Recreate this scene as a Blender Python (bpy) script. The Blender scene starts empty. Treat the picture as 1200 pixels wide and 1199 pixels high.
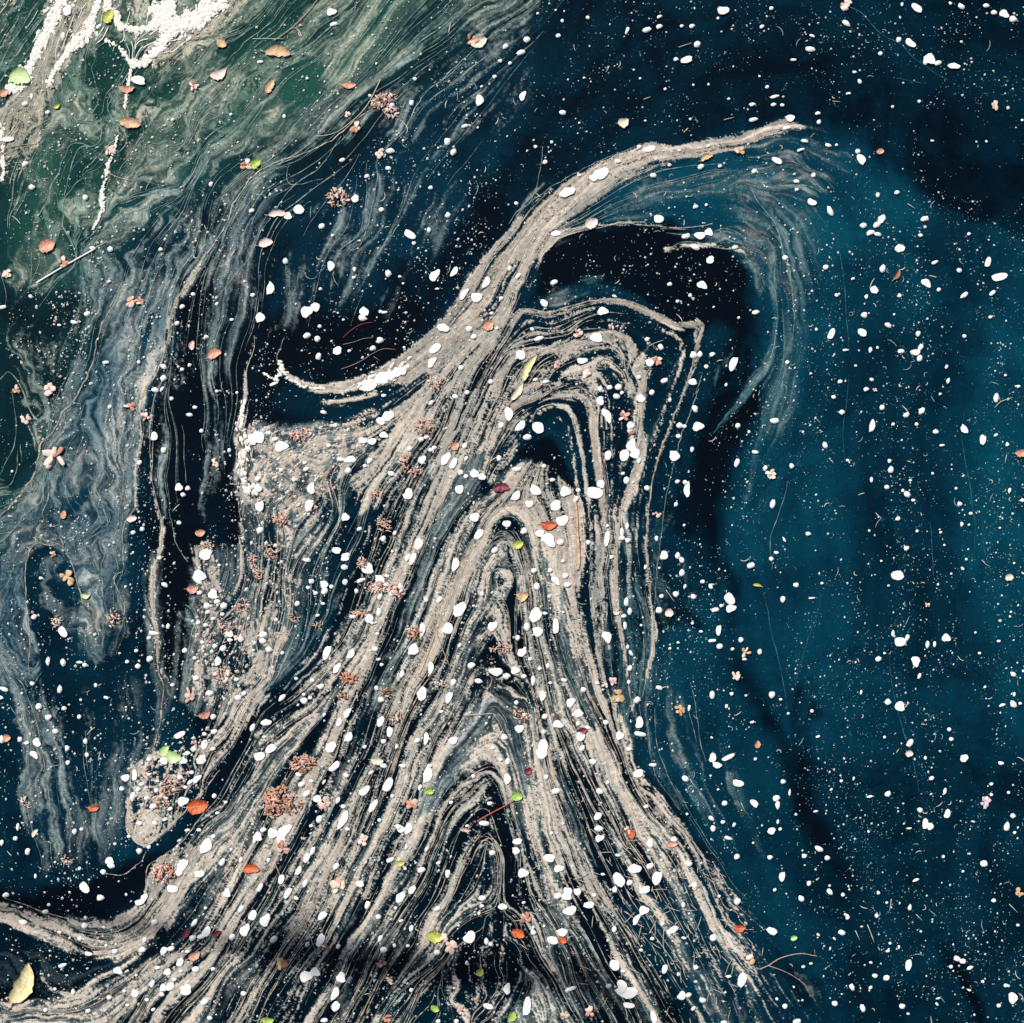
import bpy, math, random
import numpy as np
from mathutils import Vector

# ------------------------------------------------------------------ scale
# the photograph looks straight down on a pond; 1 unit of the tracing grid (U) is 2.5 mm of water surface
U = 0.0025
CX, CY = 600.0, 599.5
def W(x, y, z=0.0):
    return ((x - CX) * U, (CY - y) * U, z)

scene = bpy.context.scene
R = random.Random(7)
NR = np.random.RandomState(11)

# ------------------------------------------------------------------ camera
cam_d = bpy.data.cameras.new('camera')
cam = bpy.data.objects.new('camera', cam_d)
scene.collection.objects.link(cam)
CAM_H = 4.6
cam.location = (0, 0, CAM_H)
cam.rotation_euler = (0, 0, 0)
cam_d.sensor_fit = 'HORIZONTAL'
cam_d.sensor_width = 36
cam_d.lens = 36 * CAM_H / (1200 * U)
cam_d.clip_start = 0.05
cam_d.clip_end = 500
scene.camera = cam

# ------------------------------------------------------------------ world, sun, exposure
SUN_EL, SUN_AZ = math.radians(52), math.radians(-35)   # high sun from the upper left
world = bpy.data.worlds.new('World'); scene.world = world
world.use_nodes = True
nt = world.node_tree
for n in list(nt.nodes): nt.nodes.remove(n)
sky = nt.nodes.new('ShaderNodeTexSky'); sky.sky_type = 'NISHITA'
sky.sun_disc = False
sky.sun_elevation = SUN_EL; sky.sun_rotation = SUN_AZ
bg = nt.nodes.new('ShaderNodeBackground'); bg.inputs['Strength'].default_value = 0.06
wo = nt.nodes.new('ShaderNodeOutputWorld')
nt.links.new(sky.outputs[0], bg.inputs['Color']); nt.links.new(bg.outputs[0], wo.inputs['Surface'])
sun_d = bpy.data.lights.new('sun', 'SUN'); sun_d.energy = 5.0; sun_d.angle = math.radians(0.5)
sun_d.color = (1.0, 0.95, 0.88)
sun = bpy.data.objects.new('sun', sun_d); scene.collection.objects.link(sun)
dirv = Vector((math.sin(SUN_AZ) * math.cos(SUN_EL), math.cos(SUN_AZ) * math.cos(SUN_EL), math.sin(SUN_EL)))
sun.rotation_euler = dirv.to_track_quat('Z', 'Y').to_euler()
sun.location = dirv * 20
scene.render.engine = 'CYCLES'
scene.cycles.transparent_max_bounces = 24
scene.view_settings.view_transform = 'Standard'
scene.view_settings.look = 'None'
scene.view_settings.exposure = 0.0
scene.view_settings.gamma = 1.0
scene.view_settings.use_curve_mapping = False

# ------------------------------------------------------------------ object helpers
COL = scene.collection
def tag(o, label=None, cat=None, group=None, kind=None):
    if label: o['label'] = label
    if cat: o['category'] = cat
    if group: o['group'] = group
    if kind: o['kind'] = kind
    return o
def mesh_obj(name, verts, faces, mat, parent=None, smooth=False, uvs=None):
    me = bpy.data.meshes.new(name)
    me.from_pydata(verts, [], faces)
    if smooth: me.polygons.foreach_set('use_smooth', [True] * len(me.polygons))
    if mat: me.materials.append(mat)
    o = bpy.data.objects.new(name, me); COL.objects.link(o)
    if parent: o.parent = parent
    return o
def empty(name, x, y, z=0.0, rz=0.0):
    o = bpy.data.objects.new(name, None); COL.objects.link(o)
    o.empty_display_size = 0.01
    o.location = W(x, y, z); o.rotation_euler = (0, 0, rz)
    return o
def np_mesh(name, V, F, mat=None, attrs=None, smooth=True):
    """V (n,3), F (m,k) numpy arrays"""
    me = bpy.data.meshes.new(name)
    n, m, k = len(V), len(F), F.shape[1]
    me.vertices.add(n); me.vertices.foreach_set('co', V.astype(np.float32).ravel())
    me.loops.add(m * k); me.loops.foreach_set('vertex_index', F.astype(np.int32).ravel())
    me.polygons.add(m)
    me.polygons.foreach_set('loop_start', (np.arange(m) * k).astype(np.int32))
    me.polygons.foreach_set('loop_total', np.full(m, k, np.int32))
    me.polygons.foreach_set('use_smooth', np.full(m, smooth))
    me.update(calc_edges=True)
    for an, av in (attrs or {}).items():
        a = me.attributes.new(an, 'FLOAT', 'POINT')
        a.data.foreach_set('value', av.astype(np.float32).ravel())
    if mat: me.materials.append(mat)
    o = bpy.data.objects.new(name, me); COL.objects.link(o)
    return o

# ------------------------------------------------------------------ materials
def new_mat(name):
    m = bpy.data.materials.new(name); m.use_nodes = True
    t = m.node_tree
    for n in list(t.nodes): t.nodes.remove(n)
    return m, t
def N(t, kind, **kw):
    n = t.nodes.new(kind)
    for k, v in kw.items():
        if k.startswith('i_'):
            n.inputs[k[2:].replace('_', ' ')].default_value = v
        else: setattr(n, k, v)
    return n
def L(t, a, b): t.links.new(a, b)
def mixc(t, fac, a, b):
    n = t.nodes.new('ShaderNodeMix'); n.data_type = 'RGBA'
    for s, v in ((n.inputs[0], fac), (n.inputs[6], a), (n.inputs[7], b)):
        if hasattr(v, 'is_linked') or hasattr(v, 'links'): t.links.new(v, s)
        else: s.default_value = v if not isinstance(v, tuple) or len(v) == 4 else (*v, 1)
    return n.outputs[2]
def mth(t, op, a, b=None, clamp=False):
    n = t.nodes.new('ShaderNodeMath'); n.operation = op; n.use_clamp = clamp
    for s, v in ((n.inputs[0], a), (n.inputs[1], b)):
        if v is None: continue
        if hasattr(v, 'links'): t.links.new(v, s)
        else: s.default_value = v
    return n.outputs[0]
def ramp(t, fac, stops):
    n = t.nodes.new('ShaderNodeValToRGB')
    e = n.color_ramp.elements
    while len(e) > 1: e.remove(e[0])
    e[0].position = stops[0][0]; e[0].color = (*stops[0][1], 1)
    for p, c in stops[1:]:
        q = e.new(p); q.color = (*c, 1)
    t.links.new(fac, n.inputs[0]); return n.outputs[0]
def attr(t, name):
    n = t.nodes.new('ShaderNodeAttribute'); n.attribute_name = name; return n.outputs['Fac']
def noise(t, scale, detail=4, rough=0.55, vec=None, dist=0.0):
    n = t.nodes.new('ShaderNodeTexNoise')
    n.inputs['Scale'].default_value = scale; n.inputs['Detail'].default_value = detail
    n.inputs['Roughness'].default_value = rough; n.inputs['Distortion'].default_value = dist
    if vec is None: vec = objco(t)
    t.links.new(vec, n.inputs['Vector']); return n.outputs['Fac']
def objco(t, kind='Object'):
    for n in t.nodes:
        if n.type == 'TEX_COORD': return n.outputs[kind]
    return t.nodes.new('ShaderNodeTexCoord').outputs[kind]
def finish(t, color, rough=0.6, spec=0.4, bump=None, bdist=0.001, bstr=0.4, alpha=None, sss=0.0, ior=1.45, transl=0.0):
    p = t.nodes.new('ShaderNodeBsdfPrincipled')
    if hasattr(color, 'links'): t.links.new(color, p.inputs['Base Color'])
    else: p.inputs['Base Color'].default_value = (*color[:3], 1)
    if hasattr(rough, 'links'): t.links.new(rough, p.inputs['Roughness'])
    else: p.inputs['Roughness'].default_value = rough
    p.inputs['Specular IOR Level'].default_value = spec
    p.inputs['IOR'].default_value = ior
    if alpha is not None: t.links.new(alpha, p.inputs['Alpha'])
    if bump is not None:
        b = t.nodes.new('ShaderNodeBump'); b.inputs['Distance'].default_value = bdist; b.inputs['Strength'].default_value = bstr
        t.links.new(bump, b.inputs['Height']); t.links.new(b.outputs[0], p.inputs['Normal'])
    out = t.nodes.new('ShaderNodeOutputMaterial'); t.links.new(p.outputs[0], out.inputs['Surface'])
    return p
def simple_mat(name, c1, c2, scale=120, rough=0.55, spec=0.3, objrand=0.0, bump=0.3):
    m, t = new_mat(name)
    f = noise(t, scale, 5)
    f = ramp(t, f, [(0.35, (0, 0, 0)), (0.65, (1, 1, 1))])
    c = mixc(t, f, c1, c2)
    if objrand:
        oi = t.nodes.new('ShaderNodeObjectInfo')
        h = t.nodes.new('ShaderNodeHueSaturation')
        L(t, c, h.inputs['Color'])
        v = mth(t, 'ADD', mth(t, 'MULTIPLY', oi.outputs['Random'], objrand), 1 - objrand)
        L(t, v, h.inputs['Value']); c = h.outputs[0]
    finish(t, c, rough, spec, bump=noise(t, scale * 2, 4), bdist=0.0006, bstr=bump)
    return m
# ================================================================== TRACED FLOW LINES (tracing units, y down)
def P(s):
    return [tuple(float(v) for v in q.split(',')) for q in s.split()]
FLOW = [P(s) for s in '''
1030,145 960,141 930,137 900,143 860,158 820,170 790,173 760,168 735,180 700,192 670,210 640,228 610,252 585,280 560,310 540,345 520,375 495,405 460,430 420,452 395,458 370,457 345,450 330,440
1000,160 920,150 860,165 790,180 740,198 700,218 660,248 625,280 600,320 575,370 545,400 510,430 470,452 430,462 390,472
895,265 840,262 790,265 740,263 695,267 665,275 640,292 625,320 612,345 600,365 580,390 560,430 535,480 505,530
960,200 880,205 800,215 740,225 690,250
870,225 905,250 920,290 927,330 930,380 925,430 910,480 890,540 870,600
600,330 570,375 530,410 490,440 455,475 420,500 380,505 340,510 300,520
600,350 570,395 530,440 500,480 470,520 445,560 425,600 410,650
605,360 575,410 545,460 520,510 495,560 475,610 460,660 440,710 420,760 390,800 350,830 320,850 290,880 265,920 230,970 200,1010 185,1060 165,1095 130,1112
442,600 410,675 392,725 375,755 350,785 300,830 275,880 255,915 235,945 205,975 175,1005
590,420 560,480 535,540 507,600 490,637 460,700 442,750 425,795 400,842 382,882 350,940 315,1000 280,1060 230,1120 170,1180 140,1272
600,440 575,500 550,560 520,610 490,662 460,740 440,800 420,860 390,930 350,1000 310,1070 260,1140 200,1210
620,520 600,550 575,580 550,620 525,680 500,740 475,800 450,860 420,920 380,980 340,1050 300,1110 260,1160 210,1272
560,640 535,680 510,730 490,780 465,840 440,900 415,960 385,1030 345,1100 300,1170 260,1240
566,650 578,618 595,602 612,606 622,630 632,670 642,720 650,770 665,830 685,890 710,950 745,1010 780,1070 815,1130 850,1200
540,720 560,680 574,645 590,628 604,640 612,680 618,730 626,790 636,850 650,910 672,970 700,1030 735,1090 770,1150 800,1220
520,790 540,740 560,700 575,672 588,662 599,676 604,720 608,770 616,830 628,880 642,940 662,1000 690,1060 720,1120 750,1180
540,780 556,740 572,712 585,704 594,718 598,760 603,800
505,850 530,800 552,760 570,740 583,738 592,760 600,800 610,850 620,900
480,930 500,880 525,835 550,800 568,784 582,782 594,796 606,830 618,880 632,940 650,990 675,1050 705,1110 735,1170 770,1240
470,985 495,935 520,890 545,855 565,830 580,820 593,832 606,865 616,905 628,960 644,1010 668,1060 700,1120 730,1180
455,1040 480,990 510,940 540,900 562,878 578,870 590,884 602,920 612,960 624,1010 642,1055 668,1110 700,1170
470,1060 500,1000 530,950 555,918 574,906 586,920 596,960 608,1010 622,1060 642,1110 670,1170
500,1060 525,1010 550,965 570,945 582,956 590,990 598,1040 612,1090 640,1160
500,1110 525,1060 550,1010 568,985 580,990 588,1030 595,1080
430,1130 460,1080 490,1030
395,1180 430,1120 460,1070
640,600 655,650 660,700 672,760 690,820 712,880 740,940 775,1000 810,1060
745,900 780,945 810,990 850,1050 880,1090 930,1150 970,1230
600,368 615,362 642,368 688,355 712,352 730,354 762,367 795,381 820,379 822,390 815,418 800,462 775,525 765,562 760,595 757,640 762,695 766,725 765,762 755,800
600,415 625,408 660,408 700,398 720,400 737,415 750,440 752,475 750,510 748,540 738,565 727,600 722,650 721,700 726,725 733,762 738,812 743,840 750,900
608,470 625,465 660,462 680,462 692,480 695,520 700,560 702,600 700,640 697,700 700,760 707,795
622,490 635,478 650,473 665,476 675,490 680,520 685,550 692,600 695,650 692,690 695,740 703,790
890,435 870,465 845,495 830,530 815,580 805,640
830,420 810,480 790,540 780,600 775,680 785,740
240,300 232,315 215,340 202,365 197,395 190,425 178,445 168,465 165,490 167,515 160,545 158,570 160,600 145,610 143,640 147,670 135,680 145,705 147,720 140,750
183,460 178,480 176,520 177,560 183,590 190,620 187,645 180,670 178,720 182,750 185,790 192,810 187,850 178,880
135,355 120,385 112,415 105,440 90,470 75,485 65,505 50,525 40,560 20,585 5,600 -40,630
0,540 12,500 12,435 25,455 38,480 45,495 50,520
0,720 15,680 32,650 40,635 70,640 85,660 97,700 110,730 115,760
32,650 30,680 35,720 40,760 38,785 20,775 10,740
110,500 120,540 115,590 125,640 110,680 115,720
140,480 140,540 138,600 130,660 128,720
90,560 80,600 90,640 100,620 105,570
300,395 290,430 287,470 283,500 275,530 277,580 282,610
200,600 208,640 220,655 228,690 230,720 225,780 210,840 195,870 170,880 155,900 152,950 148,965 153,980 165,990 180,982 217,950 252,910 275,880
330,620 325,700 315,780
370,610 350,680 335,760
300,600 300,680 295,760
580,10 550,30 530,50 500,75 475,95 450,110 430,125 400,155 370,175 340,190 310,200 290,220 270,260 255,290 240,310
560,60 530,85 500,110 485,130 470,160 440,185 443,205 438,240 428,275 410,290
380,0 340,40 310,60 270,110 230,150 200,200 150,240 100,290 50,340
480,0 430,60 380,120 330,170 280,210
300,-40 260,20 215,60 190,110 180,150 150,190
120,0 90,40 60,90 30,140 0,190 -40,250
60,0 30,60 0,110
130,190 125,230 110,280 80,330
50,200 60,240 85,290 95,330
20,200 10,260 20,320
220,330 205,400 215,480 225,560
260,250 250,330 240,400 245,500 240,590
340,300 330,360 320,430 300,480
420,300 400,360 380,420
520,220 480,290 440,380
560,200 520,280 490,350
700,20 620,110 560,180
860,60 760,100 680,150 620,210
1190,20 1060,40 960,60 860,90
1199,120 1100,90 1030,60 990,10
1199,200 1100,140 1000,120
1060,180 1110,240 1199,275 1260,280
940,190 985,240 1000,310 1000,380
1010,180 1060,240 1100,330
990,330 1010,420 1000,520 1005,620
1130,400 1120,520 1135,640 1175,760
960,560 990,640 985,740 960,820 975,900
1090,700 1080,800 1100,900
850,660 860,720 870,780 890,850 925,900 960,960 985,1000 1010,1060
800,760 820,830 840,900 860,960 900,1040
1150,900 1120,1000 1130,1100 1160,1199
1050,950 1050,1050 1080,1199
0,1068 30,1075 60,1090 90,1103 120,1110 145,1110 165,1095 180,1075 190,1055 205,1030 225,1005 250,975 265,950
30,1060 60,1072 100,1085 130,1083 160,1065 172,1040 173,1020 180,1010 200,998 220,980
-40,1185 30,1178 60,1182 100,1175 130,1160 160,1140 190,1115 215,1085
50,1145 65,1162 90,1163 110,1150 140,1135 165,1120
125,1022 145,1023 160,1015 175,995
40,830 55,870 70,940 70,1000
90,780 95,860 100,940 105,1000
20,850 20,930 25,1000
140,820 140,900 135,980
'''.strip().split('\n')]
# short curled flow where the film is crumpled: x, y, radius, strength
CURL = [(90, 660, 75, 1.0), (60, 90, 60, 0.35), (160, 60, 60, 1.0), (110, 150, 55, 0.9), (585, 690, 22, 0.4), (575, 1085, 34, 1.0),
        (590, 800, 26, 0.9), (660, 425, 40, 0.6), (330, 560, 60, 1.0), (240, 740, 45, 0.8), (200, 930, 45, 1.0), (560, 1180, 60, 0.8),
        (80, 250, 70, 0.5), (190, 170, 60, 0.3), (880, 640, 40, 0.6), (740, 420, 26, 0.8), (290, 60, 50, .3), (20, 560, 60, .6), (860, 290, 30, .6)]

# ------------------------------------------------------------------ grids
G0, G1 = -72.0, 1272.0
CS = 3.0                                             # coarse step for area maps
FS = 1.2                                             # fine step for the films
cg = np.arange(G0, G1 + 0.1, CS); NC = len(cg)
fg = np.arange(G0, G1 + 0.1, FS); NF = len(fg)
CXg, CYg = np.meshgrid(cg, cg)

def catmull(pts, step=5.0):
    p = np.array([list(q) for q in pts], float)
    if len(p) < 3:
        n = max(2, int(np.hypot(*(p[-1, :2] - p[0, :2])) / step) + 1)
        tt = np.linspace(0, 1, n)[:, None]; return p[0] * (1 - tt) + p[-1] * tt
    e = np.vstack([2 * p[0] - p[1], p, 2 * p[-1] - p[-2]])
    out = []
    for i in range(1, len(e) - 2):
        a, b, c, d = e[i - 1], e[i], e[i + 1], e[i + 2]
        n = max(1, int(np.hypot(*(c[:2] - b[:2])) / step))
        for k in range(n):
            s = k / n
            out.append(0.5 * ((2 * b) + (-a + c) * s + (2 * a - 5 * b + 4 * c - d) * s * s + (-a + 3 * b - 3 * c + d) * s ** 3))
    out.append(p[-1]); return np.array(out)

def sm(x):
    x = np.clip(x, 0, 1); return x * x * (3 - 2 * x)

def value_noise(xs, ys, scale, seed, oct=3):
    out = np.zeros(np.broadcast(xs, ys).shape); amp = 1.0; tot = 0
    for o in range(oct):
        r = np.random.RandomState(seed * 13 + o).rand(512, 512)
        x = xs / scale * 2 ** o + 37.3; y = ys / scale * 2 ** o + 91.7
        xi = np.floor(x).astype(int); yi = np.floor(y).astype(int)
        fx = x - xi; fy = y - yi; fx = fx * fx * (3 - 2 * fx); fy = fy * fy * (3 - 2 * fy)
        a = r[yi % 512, xi % 512]; b = r[yi % 512, (xi + 1) % 512]; c = r[(yi + 1) % 512, xi % 512]; d = r[(yi + 1) % 512, (xi + 1) % 512]
        out += amp * ((a * (1 - fx) + b * fx) * (1 - fy) + (c * (1 - fx) + d * fx) * fy); tot += amp; amp *= 0.5
    return out / tot

def bil(A, x, y, g0=G0, step=CS):
    u = np.clip((x - g0) / step, 0, A.shape[1] - 1.001); v = np.clip((y - g0) / step, 0, A.shape[0] - 1.001)
    i = u.astype(int); j = v.astype(int); fu = u - i; fv = v - j
    return (A[j, i] * (1 - fu) + A[j, i + 1] * fu) * (1 - fv) + (A[j + 1, i] * (1 - fu) + A[j + 1, i + 1] * fu) * fv

# ------------------------------------------------------------------ direction field from the traced lines
SP, ST = [], []
for f in FLOW:
    c = catmull([q[:2] for q in f], 9.0)
    d = np.gradient(c, axis=0); a = 2 * np.arctan2(d[:, 1], d[:, 0])
    SP.append(c); ST.append(np.stack([np.cos(a), np.sin(a)], 1))
SP = np.vstack(SP); ST = np.vstack(ST)
dg = np.arange(G0, G1 + 8, 8.0); DX, DY = np.meshgrid(dg, dg)
D2 = np.zeros((len(dg), len(dg), 2))
for j in range(len(dg)):
    dd = (DX[j][:, None] - SP[:, 0]) ** 2 + (DY[j][:, None] - SP[:, 1]) ** 2
    w = 1.0 / (dd + 60.0) ** 2
    D2[j] = (w @ ST) / w.sum(1)[:, None]
FXg, FYg = np.meshgrid(fg, fg)
ca = bil(D2[..., 0], FXg, FYg, G0, 8.0); sa = bil(D2[..., 1], FXg, FYg, G0, 8.0)
ang = 0.5 * np.arctan2(sa, ca)
turb = np.full(FXg.shape, 0.15)
for (x, y, r, s) in CURL: turb += s * np.exp(-((FXg - x) ** 2 + (FYg - y) ** 2) / (r * r))
ang = ang + turb * ((value_noise(FXg, FYg, 34, 5, 3) - 0.5) * 4.2 + (value_noise(FXg, FYg, 11, 6, 2) - 0.5) * 2.0)
DXf = np.cos(ang).astype(np.float32); DYf = np.sin(ang).astype(np.float32)

# ------------------------------------------------------------------ noise smeared along the flow (line integral)
def blur_noise(seed, rad):
    a = np.random.RandomState(seed).randn(NF, NF).astype(np.float32)
    if rad > 0.5:
        k = int(rad * 2) * 2 + 1; x = np.arange(k) - k // 2; g = np.exp(-x * x / (2 * rad * rad)); g /= g.sum()
        f = np.fft.rfft2(a)
        ky = np.fft.fftfreq(NF)[:, None]; kx = np.fft.rfftfreq(NF)[None]
        a = np.fft.irfft2(f * np.exp(-2 * (math.pi * rad) ** 2 * (kx ** 2 + ky ** 2)), s=a.shape).astype(np.float32)
    return a / a.std()
NOI = [blur_noise(1, 0.45), blur_noise(2, 1.4), blur_noise(3, 3.6), blur_noise(4, 8.0)]
ACC = [n.copy() for n in NOI]
LEN = [24, 40, 60, 60]
for sgn in (1, -1):
    px = ((FXg - G0) / FS).astype(np.float32); py = ((FYg - G0) / FS).astype(np.float32)
    ux = DXf * sgn; uy = DYf * sgn
    for k in range(60):
        px = np.clip(px + ux * 1.7, 0, NF - 1.01); py = np.clip(py + uy * 1.7, 0, NF - 1.01)
        ii = (px + 0.5).astype(np.int32); jj = (py + 0.5).astype(np.int32)
        np.clip(ii, 0, NF - 1, out=ii); np.clip(jj, 0, NF - 1, out=jj)
        idx = jj * NF + ii
        nx = DXf.ravel()[idx]; ny = DYf.ravel()[idx]
        s = np.sign(nx * ux + ny * uy); s[s == 0] = 1
        ux = nx * s; uy = ny * s
        for q in range(4):
            if k < LEN[q] and (q < 2 or k % 2 == 0): ACC[q] += NOI[q].ravel()[idx]
def equal(a):                                        # to a clean normal distribution, locally level
    a = a - a.mean(); return (a / a.std()).astype(np.float32)
LIC = [equal(a) for a in ACC]
# the water keeps stirring after the film has formed: wobble the finished pattern a little, more on the left
leftm = 1 / (1 + np.exp((FXg - 170 - 0.35 * np.clip(500 - FYg, -300, 500)) / 30))
amp = (2.4 + 7.0 * leftm)
for (x, y, r, q_) in CURL: amp += 5 * q_ * np.exp(-((FXg - x) ** 2 + (FYg - y) ** 2) / (r * r))
wx = (value_noise(FXg, FYg, 26, 81, 3) - .5) * 3.2 * amp; wy = (value_noise(FXg, FYg, 26, 82, 3) - .5) * 3.2 * amp
LIC = [bil(a, FXg + wx, FYg + wy, G0, FS).astype(np.float32) for a in LIC]

# ------------------------------------------------------------------ painting area maps
def seg_dist(pts, X, Y):
    best = np.full(X.shape, 1e9); wv = np.zeros(X.shape)
    for (a, b) in zip(pts[:-1], pts[1:]):
        dx, dy = b[0] - a[0], b[1] - a[1]; l2 = dx * dx + dy * dy + 1e-9
        t = np.clip(((X - a[0]) * dx + (Y - a[1]) * dy) / l2, 0, 1)
        d = np.hypot(X - a[0] - t * dx, Y - a[1] - t * dy)
        m = d < best; best = np.where(m, d, best)
        if len(a) > 2: wv = np.where(m, a[2] + (b[2] - a[2]) * t, wv)
    return best, wv
WOBX = (value_noise(CXg, CYg, 26, 21, 3) - 0.5) * 9; WOBY = (value_noise(CXg, CYg, 26, 22, 3) - 0.5) * 9
def stroke(M, pts, val, soft=3.0, w=None):
    p = np.array(pts, float)
    if p.shape[1] == 2: p = np.hstack([p, np.full((len(p), 1), w if w else 3.0)])
    if w is not None and len(pts[0]) == 3: p[:, 2] *= w
    p = catmull(p, 9.0)
    m = p[:, 2].max() + soft * 2 + 4
    i0 = max(0, int((p[:, 0].min() - m - G0) / CS)); i1 = min(NC, int((p[:, 0].max() + m - G0) / CS) + 2)
    j0 = max(0, int((p[:, 1].min() - m - G0) / CS)); j1 = min(NC, int((p[:, 1].max() + m - G0) / CS) + 2)
    sl = (slice(j0, j1), slice(i0, i1))
    d, wv = seg_dist(p, CXg[sl] + WOBX[sl] * 0.25, CYg[sl] + WOBY[sl] * 0.25)
    a = sm((wv + soft * 0.5 - d) / soft + 0.0)
    M[sl] = M[sl] * (1 - a) + val * a
def poly(M, pts, val, soft=6.0, wob=1.0):
    p = np.array([q[:2] for q in pts], float); q = np.vstack([p, p[:1]])
    X = CXg + WOBX * wob; Y = CYg + WOBY * wob
    ins = np.zeros(X.shape, bool)
    for a, b in zip(q[:-1], q[1:]):
        c = ((a[1] > Y) != (b[1] > Y)) & (X < (b[0] - a[0]) * (Y - a[1]) / (b[1] - a[1] + 1e-12) + a[0])
        ins ^= c
    d, _ = seg_dist(q, X, Y)
    s = np.where(ins, d, -d)
    a = sm(s / soft + 0.5)
    M[:] = M * (1 - a) + val * a

# B = how much tan pollen scum lies there, T = thin grey film, F = green in it, Q = crumbly raft texture
B = np.zeros((NC, NC)); T = np.zeros((NC, NC)); GR = np.zeros((NC, NC)); Q = np.zeros((NC, NC))
MAIN = P('600,340 560,400 520,440 480,485 460,517 430,570 440,600 410,675 392,725 375,755 350,785 300,835 287,850 270,895 250,935 200,990 178,1010 172,1040 160,1065 130,1083 60,1072 0,1058 -72,1040 -72,1272 990,1272 960,1200 940,1150 900,1100 860,1050 820,990 785,945 750,900 735,860 715,810 695,760 680,700 685,640 682,590 665,565 650,545 620,538 600,548 585,560 560,590 560,560 585,500 600,440')
poly(B, MAIN, 0.38, 7)
poly(B, P('925,135 860,156 790,171 758,165 700,189 640,225 600,261 560,311 520,374 480,417 440,438 430,456 480,448 510,440 545,440 575,420 600,370 622,320 645,285 680,250 725,220 790,192 850,176 900,160 940,150'), 0.86, 6)
poly(B, P('610,262 640,258 680,235 650,270 625,300 600,360 560,400 520,440 480,450 540,370 570,310'), 0.98, 14)
# grey fan under the crest arm
poly(B, P('560,400 500,440 470,470 455,480 440,500 400,530 420,600 440,590 465,530 500,480 560,430'), 0.50, 18)
stroke(B, P('330,436,1 350,448,2 372,455,3.5 400,454,4.5 430,446,6 470,428,8 510,395,9'), 1.0, 4)
stroke(B, P('400,490,4 440,478,8 475,460,7 500,440,4'), 0.12, 5)
stroke(B, P('320,476,14 350,480,19 380,482,18 410,478,12 440,466,7 465,455,4'), 0.0, 6)
stroke(B, P('380,472,2 410,470,2 440,460,2'), .4, 5); stroke(B, P('375,500,2 410,496,3 440,482,3'), .5, 5)
# black water between the crumpled bands
for s, v in (('598,500,4 575,530,8 552,560,16 535,585,14 520,612,11 500,650,12 485,690,14 465,740,15 450,790,13 435,830,8 418,868,6 395,910,4', 0.03),
             ('588,640,5 578,665,9 568,695,8 553,740,5', 0.35),
             ('582,822,9 562,838,12 545,868,15 530,900,10 505,945,6 490,972,3', 0.06),
             ('582,822,8 596,842,9 607,875,6 612,925,5 606,955,3', 0.06),
             ('625,610,1.5 635,650,2.5 640,700,2.5 642,745,2', 0.05),
             ('658,640,2.5 658,700,4 661,760,8 670,795,6 682,825,5 697,855,3', 0.05),
             ('655,900,4 663,940,8 675,980,9 690,1005,8 706,1028,4', 0.05),
             ('708,900,3 720,925,5 735,948,6 748,975,4 758,998,2', 0.05),
             ('598,920,2 606,945,7 616,990,3 632,1035,2.5 655,1068,2.5 668,1088,2', 0.05),
             ('712,1080,4 726,1098,7 740,1118,5', 0.06),
             ('528,880,5 520,905,7 505,930,9 493,955,5', 0.05),
             ('458,920,3 445,955,5 430,990,6 415,1020,3', 0.05),
             ('430,1045,3 412,1078,9 397,1108,12 382,1140,9 362,1180,5', 0.05),
             ('392,860,4 378,885,6 362,880,5 380,840,8 400,800,5', 0.06),
             ('360,950,3 345,985,4 330,1010,3 305,1050,4 285,1075,3', 0.08),
             ('395,1000,4 383,1022,5 368,1050,4', 0.08),
             ('330,820,6 300,840,8 285,860,8 268,892,11 245,930,12 220,962,9 180,1000,10 165,1018,9', 0.02),
             ('440,620,3 425,660,5 408,700,5 395,740,5 370,775,6 345,800,7 310,828,6', 0.10),
             ('540,470,3 520,510,5 500,560,5 482,610,4 465,660,4', 0.12),
             ('470,520,3 455,560,6 445,590,5', 0.15),
             ('480,560,2.5 465,600,4 450,650,4 435,700,4 415,750,5', 0.12),
             ('560,400,3 545,440,5 530,470,4', 0.15)):
    stroke(B, P(s), v, 3.5)
for s in ('285,905,3 270,950,4 255,985,3', '320,880,3 300,930,4 285,960,3', '350,860,3 325,900,4 310,950,4 290,990,4', '240,1020,6 225,1050,8 212,1085,9 195,1105,12 180,1120,8',
          '262,1000,4 250,1040,5 235,1070,6', '300,1120,5 270,1160,6 250,1199,6', '360,1110,8 335,1150,10 315,1199,8', '460,1030,3 440,1075,4 425,1110,5 400,1180,6', '475,1130,8 450,1180,10',
          '520,990,2 500,1040,3 480,1080,3', '545,980,3 530,1020,3', '592,1010,3 598,1060,3', '630,960,3 645,1010,4 665,1050,3', '560,730,2 548,770,2.5 530,820,2.5', '575,760,3 560,800,4', '606,720,2 612,780,2 622,830,2'):
    stroke(B, P(s), 0.10, 3.5)
poly(B, P('-72,1088 0,1080 40,1093 80,1114 140,1127 168,1112 190,1085 200,1095 190,1112 160,1136 110,1160 60,1172 0,1176 -72,1186'), 0.0, 5)
poly(B, P('340,1112 420,1098 480,1105 540,1118 620,1125 700,1130 740,1160 800,1165 860,1199 870,1272 440,1272 480,1180 440,1150 380,1140'), 0.22, 30)
poly(B, P('320,1112 400,1102 470,1110 545,1126 610,1138 600,1160 520,1150 440,1150 380,1146 320,1140'), 0.22, 26)  # this and the poly above thin the scum, darkening the shadow band
poly(B, P('548,1060 575,1050 600,1070 596,1105 560,1112 540,1100'), 0.22, 10)
poly(B, P('700,1100 760,1040 830,1030 880,1090 950,1160 980,1272 830,1272 780,1160'), 0.30, 20)
poly(B, P('900,1120 980,1272 900,1272'), 0.15, 20)
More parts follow.
